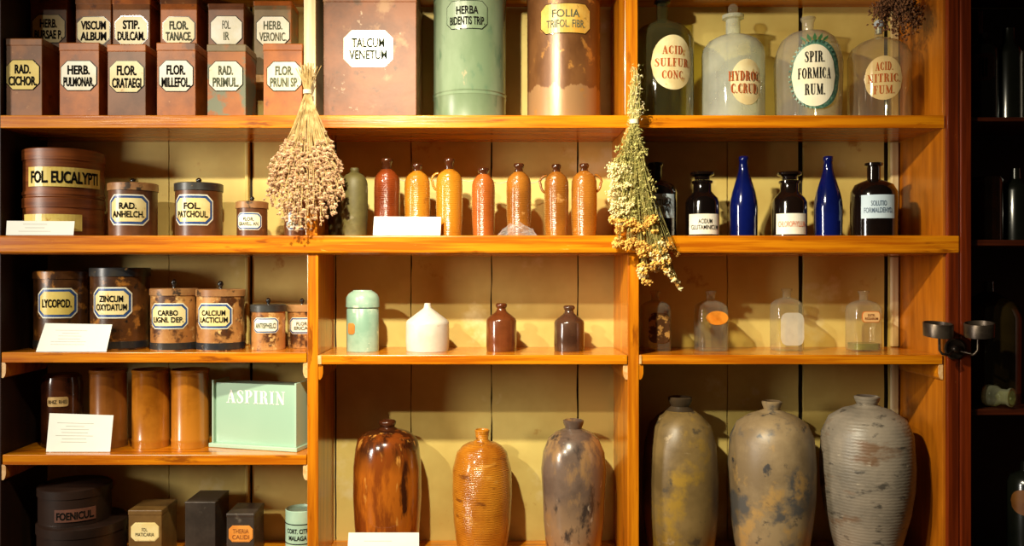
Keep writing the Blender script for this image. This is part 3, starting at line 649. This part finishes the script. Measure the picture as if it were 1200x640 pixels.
for cx_, lb in ((871.5, 'cobalt blue slender bottle between the two wide-necked black jars'), (970.5, 'cobalt blue slender bottle next to the brown formaldehyde bottle')):
    t = thing('slender_bottle', lb, 'bottle', base_of(d, cx_, SH2), group='blue bottles')
    lathe_part(t, 'body', prof_px([(183.5, 4.6), (184, 5.4), (189, 5.5), (190, 4.8), (200, 5.8), (208, 7.8), (217, 10.6), (226, 13.4), (236, 15.4), (244, 16)], d, SH2, 15.4), COB, 40, smooth=70)
canister('medicine_bottle', 1024, d, SH2, [(191, 8), (191.5, 10), (194.5, 10), (196, 7.4), (211, 7.4), (213.5, 14), (217, 21), (225, 25.4), (232, 26)], 25.6, AMB, 'broad brown bottle with pale blue SOLUTIO FORMALDEHYD. label', 'bottle', g, (),
  (1009.5, 1047.5, 230.5, 257.5), ['SOLUTIO', 'FORMALDEHYD.'], 'none', LBL, mat('blue_ink', '4A5E74', rough=.5), shape='rect', fill=[.5, .95], bold=.01, pad=.24)

# ------------------------------------------------------------------ third shelf, middle
ENM = mat('mint_enamel', '86AA94', 'A6C4AE', sc=8, rough=.3, spots=(('D8E0C8', 26, .62), ('5A8068', 40, .7)))
t, _ = canister('enamel_canister', 425, .13, SH3, [(361, 18), (362, 18.8), (400, 18.8)], 18.6, ENM, 'mint green enamel canister with domed lid and small orange label', 'canister', None,
   [('lid', [(340, 0), (340.3, 11), (341.5, 11.5), (342, 13), (345, 17), (349, 19.2), (360, 19.8), (360.5, 18)], ENM)], None, None)
sf = curved(L(18.8, .13), ang(425, .13, L(18.8, .13), 411.5)); lb = plate(sf, -.014, .014, Z(391, .13) - SH3, Z(378, .13) - SH3, mat('orange_paper', 'D89040', 'C47A2C', sc=20, rough=.6), 'label', t, .2, 'cut')
CRM = mat('cream_ceramic', 'DAD4C6', 'CCC4B2', sc=8, rough=.35, spots=(('B08A5C', 30, .7),))
t = thing('ceramic_bottle', 'cream ceramic bottle with conical shoulder and tiny neck', 'bottle', base_of(.14, 501, SH3))
lathe_part(t, 'body', prof_px([(355.5, 2.2), (355.5, 3.6), (358, 4), (361, 4.6), (363, 7), (369, 15), (375, 23), (377.5, 25), (380, 25.2), (400, 25.4)], .14, SH3, 24.5), CRM, 48, wob=.02, seed=3)
SB = mat('brown_salt_glaze', '6E3A1C', '54280F', sc=8, rough=.18, coat=.5, spots=(('2A1A10', 16, .68),)); SB2 = mat('dark_salt_glaze', '4E3424', '3A2418', sc=8, rough=.16, coat=.5)
for cx_, yt, m_, lb in ((587.5, 355.5, SB, 'red-brown glazed jug bottle with collared neck, right of the cream one'), (667, 358, SB2, 'dark brown glazed jug bottle with collared neck, nearer the post')):
    t = thing('glazed_bottle', lb, 'bottle', base_of(.14, cx_, SH3), group='small brown glazed bottles')
    y = yt
    lathe_part(t, 'body', prof_px([(y, 4.2), (y + .3, 5.6), (y + 2, 6.9), (y + 4.5, 6.6), (y + 6, 5.2), (y + 9, 5.8), (y + 11, 8), (y + 15, 13.4), (y + 18, 16.6), (y + 20.5, 17.6), (404, 17.8)], .14, SH3, 17.4), m_, 48, wob=.015, seed=cx_, smooth=50)

# ------------------------------------------------------------------ third shelf, right: small square glass bottles
g = 'small clear glass bottles'; SG1 = glass('small_bottle_glass', 'F6F2DE', .05, 'F0EAD0', .03, 1)
ORG = mat('orange_label', 'E08A24', 'D07410', sc=20, rough=.5); DKL = mat('dark_ornate_label', '4A2C12', 'A87C40', sc=40, rough=.4, lo=.5, hi=.56)
def square_bottle(cx, hw, ytop, ysh, label, lab, lm, text=None, ink=INK, shape='round', liquid=None, rim=None, d=.15):
    t = thing('glass_vial', label, 'bottle', base_of(d, cx, SH3), group=g); nw = 4.6
    b = MB(); prof = [(L(nw * .8, d), Z(ytop, d) - SH3), (L(nw + 1.6, d), Z(ytop + .3, d) - SH3), (L(nw + 1.4, d), Z(ytop + 3, d) - SH3), (L(nw, d), Z(ytop + 4, d) - SH3), (L(nw, d), Z(ysh - 1, d) - SH3)]
    b.lathe(prof, 32); b.build('neck', SG1, t, 60)
    b = MB(); b.lathe([(L(nw, d), Z(ysh - 1, d) - SH3), (L(hw * .7, d), Z(ysh + 2, d) - SH3), (L(hw * .94, d), Z(ysh + 6, d) - SH3), (L(hw, d), Z(ysh + 11, d) - SH3), (L(hw, d), .006), (L(hw * .95, d), 0)], 48, e=7)
    b.build('body', SG1, t, 60)
    if liquid:
        b = MB(); b.lathe([(L(hw - 2, d), Z(liquid, d) - SH3), (L(hw - 2, d), .004)], 40, e=7); b.build('residue', mat('olive_residue', '8A8A3A', '6E6E2C', sc=20, rough=.2), t, 50)
    if lab:
        x0, x1, y0, y1 = lab; u0, u1 = X(x0, d) - X(cx, d), X(x1, d) - X(cx, d); z1, z0 = Z(y0, d) - SH3, Z(y1, d) - SH3; sf = flat(-L(hw, d)); lb = t
        if rim: lb = plate(sf, u0 - .002, u1 + .002, z0 - .002, z1 + .002, rim, 'label_rim', t, .3, shape, .0006)
        lb = plate(sf, u0, u1, z0, z1, lm, 'label', t, .3, shape, .0016)
        if text: lettering(sf, text, u0 + .004, u1 - .004, z0 + (z1 - z0) * .2, z1 - (z1 - z0) * .2, ink, lb, off=.0036, bold=.01, fill=[.5, .9][:len(text)])
square_bottle(768, 16, 341, 353, 'small square glass bottle with dark ornate label, next to the post', (757, 781, 366, 401), DKL)
square_bottle(833, 17, 341, 353, 'small glass bottle with bright orange round label', (823, 848.5, 364, 380), ORG, shape='oval')
square_bottle(922, 16, 338, 350, 'small square glass bottle with whitish worn label', (909.5, 936, 366, 404), glass('worn_paper', 'F0E8D0', .45, 'F4EEDC', edge=0))
square_bottle(1012, 16.5, 341, 353, 'small square glass bottle with olive residue and orange-rimmed label', (1003.5, 1023, 365, 376.5), mat('tan_label', 'E8B878', rough=.5), ['EXTR.', 'ROSARUM'], mat('brown_ink', '7A3A14', rough=.5), liquid=402, rim=mat('orange_rim', 'C86A1C', rough=.5))

# ------------------------------------------------------------------ fourth shelf, left
CAN = mat('orange_stoneware_cylinder', 'B87420', '8E520E', sc=4, rough=.25, coat=.4, bump=.06, spots=(('7E4410', 8, .64),)); CAN2 = mat('brown_stoneware_cylinder', '8A5420', '6E3E12', sc=4, rough=.25, coat=.4)
for cx_, hw_, m_, lb in ((127.5, 21.5, CAN2, 'tall brown stoneware cylinder behind the white card, leftmost of three'), (177, 21.8, CAN, 'tall orange-brown stoneware cylinder, middle of three'), (223, 22, CAN, 'tall orange stoneware cylinder beside the mint dispenser box')):
    t = thing('stoneware_cylinder', lb, 'jar', base_of(.13, cx_, SH4), group='stoneware cylinders')
    lathe_part(t, 'body', prof_px([(434, hw_ - 4), (432.5, hw_ - 1.2), (433, hw_), (436, hw_), (437, hw_ - .9), (512, hw_ - .9), (514, hw_), (516, hw_ - .6)], .13, SH4, hw_ - .6), m_, 56, wob=.012, seed=cx_)
t, _ = canister('round_jar', 73, .15, SH4, [(438, 0), (438, 17), (441, 21), (450, 22.5)], 22.5, NK, 'dark round jar with a small tan label, deep in the shadow', 'jar', None, (), (56, 80, 462.5, 473.5), ['RHIZ. RHEI'], 'none', mat('tan_paper', 'C8A468', 'A8854C', sc=30, rough=.6), shape='round', pad=.3, bold=.01)

# aspirin dispenser
MINT = mat('mint_paint', '9ABCA4', 'A2C2AA', sc=3, rough=.3, detail=2); MIN2 = mat('mint_paint_edge', 'A6C4AC', rough=.35)
ax0, ay0, ax1, ay1 = X(250, .12), .12, X(349, .045), .045
wd = math.hypot(ax1 - ax0, ay1 - ay0); rz = math.atan2(ay1 - ay0, ax1 - ax0)
t = thing('dispenser_box', 'mint green dispenser box with white ASPIRIN lettering', 'box', (ax0, ay0, SH4), rz); dp = .085; hh = .2
b = MB(); b.box(.004, wd - .004, .004, dp, .012, hh - .006); b.build('body', MINT, t, bevel=.001)
b = MB(); b.box(-.008, wd + .004, -.014, dp, 0, .012); b.build('base', MIN2, t, bevel=.0015)
b = MB(); b.box(.011, wd - .009, .0, .004, .012, hh - .004); b.build('front_panel', MINT, t, bevel=.0006)
b = MB(); b.box(-.001, .004, -.006, dp, .012, hh + .004); b.build('side_strip', MIN2, t, bevel=.0006)
b = MB(); b.box(wd - .008, wd - .002, -.006, dp, .012, hh + .003); b.build('side_strip', MIN2, t, bevel=.0006)
lettering(flat(0), ['ASPIRIN'], .046, wd - .042, .136, .176, mat('white_paint', 'F4F6EE', rough=.4), t, off=.0008, font='serif')

# ------------------------------------------------------------------ bottom shelf, left
BT = mat('black_brown_drum', '2A1A12', '1C100A', sc=6, rough=.4); DLB = mat('dull_red_label', 'C08066', 'A8644C', sc=10, rough=.6)
g = 'stack of dark round boxes'; zst = Z(607, .125) + .0006
drum(97, .125, SH5, 607, 618, 667, 49, BT, 'dark round box with reddish label SAPO DEPUR., lower of two stacked', (54, 108, 629.5, 645), ['SAPO DEPUR.'], DLB, g, pad=.15)
drum(88, .125, zst, 566, 576, 607, 40, BT, 'dark round box labelled FOENICUL., upper of two stacked', (64, 112, 587, 601), ['FOENICUL.'], mat('dim_label', '6A3E2C', '5A3426', sc=10, rough=.6), g, pad=.2)
MT = mat('dull_bronze_tin', '7A5A2C', '624620', sc=9, rough=.4, bump=.1); IT = mat('dark_iron_tin', '4A4038', '38302A', sc=8, rough=.35, metal=.3, bump=.15, spots=(('6E6458', 20, .64),))
g = 'tins on the bottom shelf'
tin(170, 19.5, 598, 604.5, .08, .21, SH5, MT, MT, (154.5, 185.5, 613.5, 633.5), ['FOL.', 'MATICARIA'], 'bronze square tin with cream label on the bottom shelf', g, LC, bold=.0, fill=[.25, .8], knob=False, pad=.25, border=LC)
tin(234.5, 17.8, 589, 590, .08, .22, SH5, IT, IT, None, None, 'tall dark iron tin without a label', g, knob=False)
tin(281.5, 16, 602, 606.5, .08, .2, SH5, IT, IT, (269, 295.5, 617, 634.5), ['THERIA', 'CALIDI'], 'dark iron tin with handwritten orange label', g, mat('orange_tag', 'E0963C', 'D08028', sc=12, rough=.6), mat('brown_pencil', '8A4E1C', rough=.6), bold=.0, fill=[.8, .85], knob=False, pad=.15, border=mat('orange_tag', ''))
TC = mat('pale_teal_tin', '96B8A4', 'A8C6AE', sc=8, rough=.35, spots=(('6E8C78', 20, .68),))
t, _ = canister('round_tin', 352.5, .15, SH5, [(598, 16), (595.5, 17), (596, 17.6), (612, 17.6)], 17.6, TC, 'pale teal round tin marked CORT. CITRI MALAGA beside the post', 'tin', None,
   [('inside_lid', [(599.5, 0), (599.5, 16.6), (601, 16.6), (601, 0)], IT), ('printed_line', [(610, 17), (610, 17.9), (611, 17.9), (611, 17)], INK), ('printed_line', [(632.5, 17), (632.5, 17.9), (633.5, 17.9), (633.5, 17)], INK)], (336, 364, 614, 630), ['CORT. CITRI', 'MALAGA'], 'painted', fill=[1, .8], pad=.08, gap=.5, bold=.03)

# ------------------------------------------------------------------ tall stoneware jars on the bottom shelf
J1 = mat('dark_orange_glaze', '34180A', '4E2810', sc=7, st=(1, 1, .4), rough=.16, coat=.5, bump=.15, lower=(Z(536, .15), 'A85A16', .045), spots=(('7A3A10', 9, .5), ('3E1C0C', 13, .57), ('C88A3C', 22, .64)), sst=(1.4, 1.4, .35))
J2 = mat('golden_glaze', 'C07A20', '9C5812', sc=6, rough=.18, coat=.4, ridge=(60, .35), spots=(('7A4414', 14, .6), ('D09440', 9, .62)), sst=(.8, .8, 2.2))
J3 = mat('grey_brown_glaze', '6E5A4C', '54443A', sc=7, rough=.25, coat=.35, bump=.2, lower=(Z(590, .15), '8A6E52', .05), spots=(('92704A', 8, .54), ('3E342E', 14, .58), ('A89884', 26, .66)), sst=(1.2, 1.2, .6))
J4 = mat('mustard_grey_stoneware', '80683E', '64502E', sc=6, rough=.42, bump=.3, spots=(('94742A', 5, .55), ('4E4230', 16, .62), ('9A8460', 24, .66)))
J5 = mat('patchy_grey_stoneware', '96805E', '786448', sc=6, rough=.42, bump=.3, spots=(('54504C', 7, .53), ('A4824E', 9, .57), ('3C3836', 22, .64)))
J6 = mat('grey_ribbed_stoneware', '8C8070', '6E665A', sc=6, rough=.42, ridge=(33, .13), bump=.3, spots=(('6E543E', 7, .55), ('4E4840', 22, .6), ('A29684', 30, .66)), sst=(.7, .7, 1.6))
g = 'tall stoneware jars on the bottom shelf'
def big(cx, d, rows, last, m, label, wob=.02, nm=None):
    t = thing('stoneware_jar', label, 'jar', base_of(d, cx, SH5), group=g)
    cut = 5
    lathe_part(t, 'body', prof_px(rows[cut - 1:], d, SH5, last), m, 72, wob=wob, seed=cx, smooth=70)
    lathe_part(t, 'neck', [(L(rows[0][1] * .75, d), Z(rows[0][0] + 3, d) - SH5)] + prof_px(rows[:cut], d, SH5), nm or m, 40, smooth=60)
big(454, .15, [(493, 9), (494, 10.3), (497, 10), (500, 8.3), (503, 12), (505, 20), (509, 29), (515, 34.5), (525, 37.5), (545, 39.8), (580, 40.2), (610, 38.5), (640, 36)], 32, J1, 'glossy dark orange-brown stoneware jar behind a white card', nm=NK)
big(565, .15, [(503.5, 7.5), (504.5, 8.8), (507, 8.3), (515, 7.2), (518, 11), (519.5, 17), (523, 23), (530, 29.5), (550, 34.4), (580, 35.2), (610, 33.5), (640, 29.5)], 26, J2, 'golden orange ribbed stoneware jar, slimmest of the tall jars')
big(672, .15, [(492, 10), (493, 12.2), (496, 12), (502, 9.4), (504, 14), (507, 21), (514, 29), (530, 35.5), (550, 37.3), (580, 36.5), (610, 35), (640, 32)], 28, J3, 'grey-brown glazed stoneware jar left of the middle post', .03)
big(797, .13, [(465, 11.5), (466, 13.8), (470, 13.4), (476, 10.5), (481, 16), (487, 25), (498, 35.5), (520, 41.5), (560, 44), (600, 43), (640, 38.5)], 34, J4, 'tall mustard-grey stoneware jar right of the middle post', .03, mat('dark_rim', '4A3A28', '3A2E20', sc=10, rough=.4))
big(904.5, .13, [(470, 9.8), (471, 11.8), (474, 11), (480, 8.8), (483, 16), (487, 27), (496, 40), (513, 47), (545, 49.5), (580, 48), (610, 46), (640, 42)], 38, J5, 'tall patchy grey and tan stoneware jar, middle of the right three', .03)
big(1016, .10, [(464, 12), (465, 14.4), (468, 13.8), (474, 11), (477, 17), (480, 27), (490, 42), (508, 50), (545, 52.5), (570, 51.5), (600, 46.5), (640, 36.5)], 32, J6, 'widest grey ribbed stoneware jar next to the right side panel', .015)

# ------------------------------------------------------------------ cards
def card(bl, br, tl, tr, y0, y1, label, zsh, lines=6, group='white information cards', prt=True):
    """front face spans the four px corners: bottom at depth y0, top at depth y1; carries faint print"""
    P = [Vector((X(bl[0], y0), y0, zsh + .0008)), Vector((X(br[0], y0), y0, zsh + .0008)), Vector((X(tr[0], y1), y1, Z(tr[1], y1))), Vector((X(tl[0], y1), y1, Z(tl[1], y1)))]
    c = (P[0] + P[1]) / 2; n = (P[1] - P[0]).cross(P[3] - P[0]).normalized(); th = .0012
    t = thing('card', label, 'card', c, group=group)
    b = MB(); f = [p - c for p in P]; q = [p - n * th for p in f]; 
    b.add(f + q, [(0, 1, 2, 3), (7, 6, 5, 4), (0, 4, 5, 1), (1, 5, 6, 2), (2, 6, 7, 3), (3, 7, 4, 0)]); b.build('sheet', PAPER, t)
    if prt:
        b = MB(); rnd = random.Random(int(bl[0]))
        pt = lambda u, v: (f[0] * (1 - u) + f[1] * u) * (1 - v) + (f[3] * (1 - u) + f[2] * u) * v + n * .0004
        for i in range(lines):
            v = .75 - .5 * i / max(1, lines - 1); w = rnd.uniform(.12, .3); hh = .012 if lines > 3 else .03
            b.add([pt(.42 - w, v), pt(.42 + w, v), pt(.42 + w, v + hh), pt(.42 - w, v + hh)], [(0, 1, 2, 3)])
        b.build('print', PRN, t)
card((7, 276), (86, 276), (8, 259), (87.5, 259.5), .002, .008, 'narrow white card standing before the round bentwood boxes', SH2, 3)
card((437, 277), (516, 277), (438.5, 254), (517, 254.5), .004, .012, 'blank white card standing before the small stoneware bottles', SH2, 4)
card((42, 412), (124.5, 412), (53, 379), (131.5, 380.5), .004, .035, 'white card leaning back below the LYCOPOD. jar', SH3L, 6)
card((54, 524), (129, 524.5), (58, 484.5), (133, 487), .035, .055, 'white printed card before the dark round jar on the fourth shelf', SH4, 7)
card((406, 660), (491, 660), (408.5, 624.5), (491, 624.5), .012, .028, 'white card before the dark orange-brown tall jar', SH5, 4)

# ------------------------------------------------------------------ metal bracket with two cups on the right post
IRN = mat('aged_iron', '5A4E42', '3E342C', sc=20, rough=.35, metal=.7, bump=.15)
bx, bz, by = X(1115), Z(408.5), -.016
t = thing('cup_bracket', 'iron bracket with two round open cups screwed to the reddish post', 'bracket', (bx, by, bz))
def disc(name, rr, m):
    b = MB(); o = len(b.v); b.lathe(rr, 36); b.v = [(x, -z, y) for x, y, z in b.v]; return b.build(name, m, t, 50)
disc('back_plate', [(.031, 0), (.031, .004), (.027, .006), (.025, .004), (.012, .004), (.011, .012), (.006, .016), (0, .016)], IRN)
for sx, cpx, cyy in ((-1, 1098, 386.5), (1, 1146, 386.5)):
    cxl = X(cpx, -.06) - bx; czl = Z(cyy, -.06) - bz; R = .0385; h = .019
    b = MB(); b.lathe([(R, h), (R + .001, h - .002), (R, -h), (R - .003, -h - .001), (0, -h - .001), (0, -h + .001), (R - .003, -h + .002), (R - .002, h), (R, h)], 48, cx=cxl, cy=-.05, caps=False)
    for i, v in enumerate(b.v): b.v[i] = (v[0], v[1], v[2] + czl + (v[0] - cxl) * (.08 if sx > 0 else -.03) + (v[1] + .05) * .12)
    cup = b.build('cup', IRN, t, 50)
    p = [(sx * .012, -.010, -.006), (sx * .03, -.03, -.012), (cxl * .62, -.045, -.013), (cxl - sx * .012, -.05, -.010), (cxl - sx * .004, -.05, .0), (cxl - sx * .003, -.05, czl - h)]
    b = MB(); b.tube(p, .0036, 8); b.build('arm', IRN, t, 60)

# ------------------------------------------------------------------ wares in the dark cabinet
KG = mat('dark_bottle_glass', '12140E', '0A0C08', sc=6, rough=.22, coat=.5); RL = mat('dull_maroon_label', '4A1E10', '3A160C', sc=12, rough=.6); INK2 = INK
g = 'bottles in the dark cabinet'; z1, z2, z3, z4 = [q[0] for q in DKS]
canister('glass_bottle', 1152, .1, z1, [(40, 5), (46, 6), (52, 11), (60, 15.5), (70, 16)], 16, KG, 'dark bottle with maroon label on the top shelf of the dark cabinet', 'bottle', g, (), (1139, 1165, 66, 98), ['III'], 'none', RL, fill=[.4])
canister('glass_bottle', 1182, .1, z1, [(34, 6), (50, 6.5), (56, 11), (64, 14)], 14, KG, 'black bottle right of the maroon-labelled one in the dark cabinet', 'bottle', g)
canister('ceramic_jar', 1215, .1, z1, [(56, 0), (56, 12), (62, 18)], 18, CRM, 'pale jar cut off by the right edge of the photo', 'jar', None)
canister('round_jar', 1156, .12, z2, [(208, 0), (208, 15), (212, 17)], 17, NK, 'dark brown jar on the second shelf of the dark cabinet', 'jar', None)
canister('glass_bottle', 1190, .12, z2, [(198, 5), (210, 5.5), (216, 12), (224, 15)], 15, KG, 'black bottle on the second shelf of the dark cabinet', 'bottle', g)
GK = glass('smoky_glass', '9A8A54', .14, '6A5428', .05)
t, _ = canister('demijohn', 1158, .165, z3, [(330, 6), (342, 6.5), (347, 14), (352, 24), (360, 31), (372, 34)], 33.5, GK, 'large smoky glass demijohn behind the cup bracket', 'bottle', None)
# small glass jar lying on its side
t = thing('glass_stopper', 'small clear glass vessel lying on its side before the demijohn', 'glass', (X(1168, .035), .035, z3 + L(13.4, .035)), .62)
b = MB(); b.lathe([(0, -.03), (L(12, .03), -.03), (L(13, .03), -.02), (L(12, .03), .0), (L(9, .03), .012), (L(9, .03), .03), (L(11, .03), .036), (L(11, .03), .042), (L(8.5, .03), .042), (L(7, .03), .03), (L(7, .03), .01), (0, -.005)], 36)
b.v = [(x, -z, y) for x, y, z in b.v]; b.build('body', glass('bright_glass', 'E8E8C8', .05, 'D8D8B0', .03, 1.6), t, 50)
t, _ = canister('glass_bottle', 1203, .08, z4, [(540, 6), (552, 7), (558, 17), (566, 20)], 20, KG, 'black bottle with round amber label low in the dark cabinet', 'bottle', g, (), (1185, 1217, 571, 600), None, 'none', mat('amber_round_label', '6A4010', '583008', sc=12, rough=.5), shape='oval')

# ------------------------------------------------------------------ dried bunches
def blob(b, p, r, rnd, st=(1, 1, 1)):
    o = len(b.v); q = rnd.uniform(0, 6.28); c, s = math.cos(q), math.sin(q)
    for (x, y, z) in ((1, 0, 0), (-1, 0, 0), (0, 1, 0), (0, -1, 0), (0, 0, 1), (0, 0, -1)):
        x *= st[0] * rnd.uniform(.7, 1.3); z *= st[2] * rnd.uniform(.7, 1.3); y *= st[1]
        b.v.append((p[0] + r * (x * c - z * s), p[1] + r * y, p[2] + r * (x * s + z * c)))
    for f in ((0, 2, 4), (2, 1, 4), (1, 3, 4), (3, 0, 4), (2, 0, 5), (1, 2, 5), (3, 1, 5), (0, 3, 5)): b.f.append(tuple(o + i for i in f))
def bez(p0, p1, p2, n):
    return [tuple(p0[i] * (1 - t) ** 2 + 2 * p1[i] * t * (1 - t) + p2[i] * t * t for i in range(3)) for t in [j / n for j in range(n + 1)]]
def wp(px, py, y): return (X(px, y), y, Z(py, y))

STW = mat('straw_stems', 'D6BA80', 'AE8E54', sc=60, rough=.7); SEED = mat('seed_heads', 'DEBA94', 'A87C54', sc=90, rough=.85, lo=.38, hi=.62)
TWN = mat('pale_twine', 'E8DCB8', rough=.8)
rnd = random.Random(11)
ty = -.035; tx, tz = 360.5, 108
root = thing('dried_bunch', 'bunch of pale brown dried seed heads hung on the pale post', 'dried flowers', wp(tx, tz, ty))
inv = Vector(wp(tx, tz, ty)) * -1
st, hd = MB(), MB()
for i in range(60):      # cut ends above the tie
    e = wp(tx + rnd.gauss(0, 6.5), 76 + rnd.uniform(-3, 14), ty + rnd.uniform(-.012, .012)); s = wp(tx + rnd.uniform(-3, 3), tz + 2, ty + rnd.uniform(-.006, .006))
    st.tube([s, e], .0011, 4, cap=False)
for i in range(170):
    f = rnd.uniform(-1, 1); ln = rnd.random() ** .6
    ex = 358 + f * (42 + 4 * ln); ey = 190 + (84 - 42 * abs(f) ** 1.7) * ln - (10 if f < -.7 else 0) * 0
    dep = ty + rnd.uniform(-.05, .012) * (1 - .4 * abs(f))
    s = wp(tx + rnd.uniform(-3, 3), tz, ty + rnd.uniform(-.007, .007)); m_ = wp(tx + f * 20 + rnd.uniform(-4, 4), 160 + rnd.uniform(-10, 10), dep)
    e = wp(ex, ey, min(-.024, dep)); pts = bez(s, m_, e, 8); st.tube(pts, .0009, 3, cap=False)
    n = rnd.randint(9, 15)
    for j in range(n):
        u = 1 - .54 * (j / n) ** 1.1 * rnd.uniform(.75, 1); q = bez(s, m_, e, 1); 
        p = [s[a] * (1 - u) ** 2 + 2 * m_[a] * u * (1 - u) + e[a] * u * u for a in range(3)]
        sp = .0075 * (1 - .4 * u)
        p = (p[0] + rnd.gauss(0, sp), min(-.026, p[1] + rnd.gauss(0, sp)), p[2] + rnd.gauss(0, sp))
        if p[2] > Z(166 + rnd.uniform(-14, 22)) : continue
        blob(hd, p, rnd.uniform(.0034, .0072), rnd)
o = st.build('stems', STW, root, at=inv); o['kind'] = 'stuff'
o = hd.build('seed_heads', SEED, root, at=inv); o['kind'] = 'stuff'
b = MB()
for dz in (-.004, 0, .004): b.lathe([(.0125, dz + .002), (.0135, dz), (.0125, dz - .002)], 20, caps=False)
b.build('tie', TWN, root, 60)
b = MB(); b.tube([(0, .0, 0), (0, .02, .012), (0, .0348, .014)], .0015, 6); b.build('nail', IRN, root)

GST = mat('green_straw', 'C0B068', '94904A', sc=60, rough=.8); GLF = mat('greenish_leaves', 'CCC078', '969048', sc=80, rough=.85); CRF = mat('cream_florets', 'F0E2B0', 'D2BC78', sc=90, rough=.85); GOL = mat('golden_umbels', 'EEC060', 'C8923A', sc=90, rough=.85)
rnd = random.Random(5); tx, tz, ty = 743, 143, -.04
root = thing('dried_bunch', 'bunch of dried yarrow with golden and green heads on the middle post', 'dried flowers', wp(tx, tz, ty)); inv = Vector(wp(tx, tz, ty)) * -1
st, lf, cr, go = MB(), MB(), MB(), MB()
for i in range(70):
    a = rnd.uniform(0, 1); e = wp(744 + rnd.gauss(0, 4) * (1 - .5 * a), 140 - 62 * a, ty + rnd.uniform(-.01, .01)); s = wp(tx + rnd.uniform(-4, 4), tz, ty + rnd.uniform(-.008, .008))
    m_ = wp(744 + rnd.uniform(-9, 9), 118, ty + rnd.uniform(-.015, .01)); pts = bez(s, m_, e, 5); st.tube(pts, .0010, 3, cap=False)
    for j in range(10):
        p = pts[rnd.randint(1, 5)]; blob(cr if rnd.random() < .55 else lf, (p[0] + rnd.gauss(0, .006), p[1] + rnd.gauss(0, .005), p[2] + rnd.gauss(0, .008)), rnd.uniform(.0012, .0034), rnd, (.6, .6, 1.8))
def strand(ex, ey, hb, n, sp, r, col=None, bend=0, leaves=8, th=.0009, top=None):
    s = wp(tx + rnd.uniform(-4, 4), tz, ty + rnd.uniform(-.008, .008)); dep = ty + rnd.uniform(-.035, .008)
    m_ = wp(tx + (ex - tx) * .35 + bend, (tz + ey) / 2, dep); dep = min(dep, -.024); e = wp(ex, ey, dep); pts = bez(s, m_, e, 10); st.tube(pts, th, 3, cap=False)
    for j in range(leaves):
        p = pts[rnd.randint(1, 9)]; blob(lf, (p[0] + rnd.gauss(0, .005), min(-.025, p[1] + rnd.gauss(0, .006)), p[2] + rnd.gauss(0, .01)), rnd.uniform(.0012, .0034), rnd, (.5, .5, 2.2))
    for j in range(n):
        u = rnd.random(); p = pts[10]; blob(hb, (p[0] + rnd.gauss(0, sp), min(-.025, p[1] + rnd.gauss(0, sp)), p[2] + rnd.gauss(0, sp * .6)), rnd.uniform(*r), rnd)
for i in range(90): strand(rnd.uniform(715, 740), rnd.uniform(190, 262), cr, 18, .006, (.002, .0052))
for i in range(75): f = rnd.uniform(-1, 1); strand(744 + f * 24, rnd.uniform(170, 262), lf, 8, .006, (.0024, .0046), leaves=14)
for i in range(34): f = rnd.uniform(-1, 1); strand(743 + f * 24, 262 + rnd.gauss(0, 5) - 4 * abs(f), go, 26, .006, (.0026, .0058))
for i in range(26): f = rnd.random(); strand(722 + f * 40, 283 + 8 * f + rnd.gauss(0, 4), go, 26, .006, (.0026, .0058))
for i in range(36): f = rnd.random(); strand(752 + f * 30, 318 - 22 * f + rnd.gauss(0, 7), go if rnd.random() < .65 else cr, 26, .006, (.0026, .0062), leaves=3)
for i in range(26):      # long sprig trailing to the lower right
    u = i / 25; strand(766 + 32 * u + rnd.gauss(0, 2.2 * (1.2 - u)), 296 + 43 * u, cr if i % 2 else go, 16, .0062 * (1.2 - u), (.0026, .0056), leaves=2)
for i in range(8): u = i / 7; strand(768 + 26 * u, 272 + 26 * u, go, 16, .004, (.0024, .0046), leaves=2)
for b_, n_, m_ in ((st, 'stems', GST), (lf, 'leaves', GLF), (cr, 'cream_florets', CRF), (go, 'golden_heads', GOL)):
    o = b_.build(n_, m_, root, at=inv); o['kind'] = 'stuff'
b = MB()
for dz in (-.004, 0, .004): b.lathe([(.0135, dz + .002), (.0145, dz), (.0135, dz - .002)], 20, caps=False)
b.build('tie', TWN, root, 60)
b = MB(); b.tube([(0, .0, .0), (0, .025, .012), (0, .0398, .014)], .0015, 6); b.build('nail', IRN, root)

rnd = random.Random(9); BRH = mat('brown_dry_flowers', '8A5A34', '4A2A16', sc=70, rough=.9)
ty = .03; root = thing('dried_bunch', 'dark brown dried bunch hanging at the upper right corner', 'dried flowers', wp(1052, -16, ty)); inv = Vector(wp(1052, -16, ty)) * -1
st, hd = MB(), MB()
for i in range(70):
    f = rnd.uniform(-1, 1); dep = ty + rnd.uniform(-.03, .05); s = wp(1052 + rnd.uniform(-4, 4), -14, ty); ey = 30 - 12 * abs(f) + rnd.uniform(-14, 12)
    e = wp(1051 + f * 30, ey, dep); m_ = wp(1052 + f * 10, 0, dep); pts = bez(s, m_, e, 6); st.tube(pts, .0008, 3, cap=False)
    for j in range(24):
        u = rnd.uniform(.35, 1); p = pts[min(6, int(u * 6.99))]; blob(hd, (p[0] + rnd.gauss(0, .006), p[1] + rnd.gauss(0, .006), p[2] + rnd.gauss(0, .012)), rnd.uniform(.0018, .0042), rnd, (1, 1, 1.5))
for b_, n_, m_ in ((st, 'stems', mat('brown_stems', '7A5430', rough=.8)), (hd, 'flower_heads', BRH)):
    o = b_.build(n_, m_, root, at=inv); o['kind'] = 'stuff'
b = MB(); b.lathe([(.014, .004), (.015, 0), (.014, -.004)], 16, caps=False); b.build('tie', TWN, root, 60)
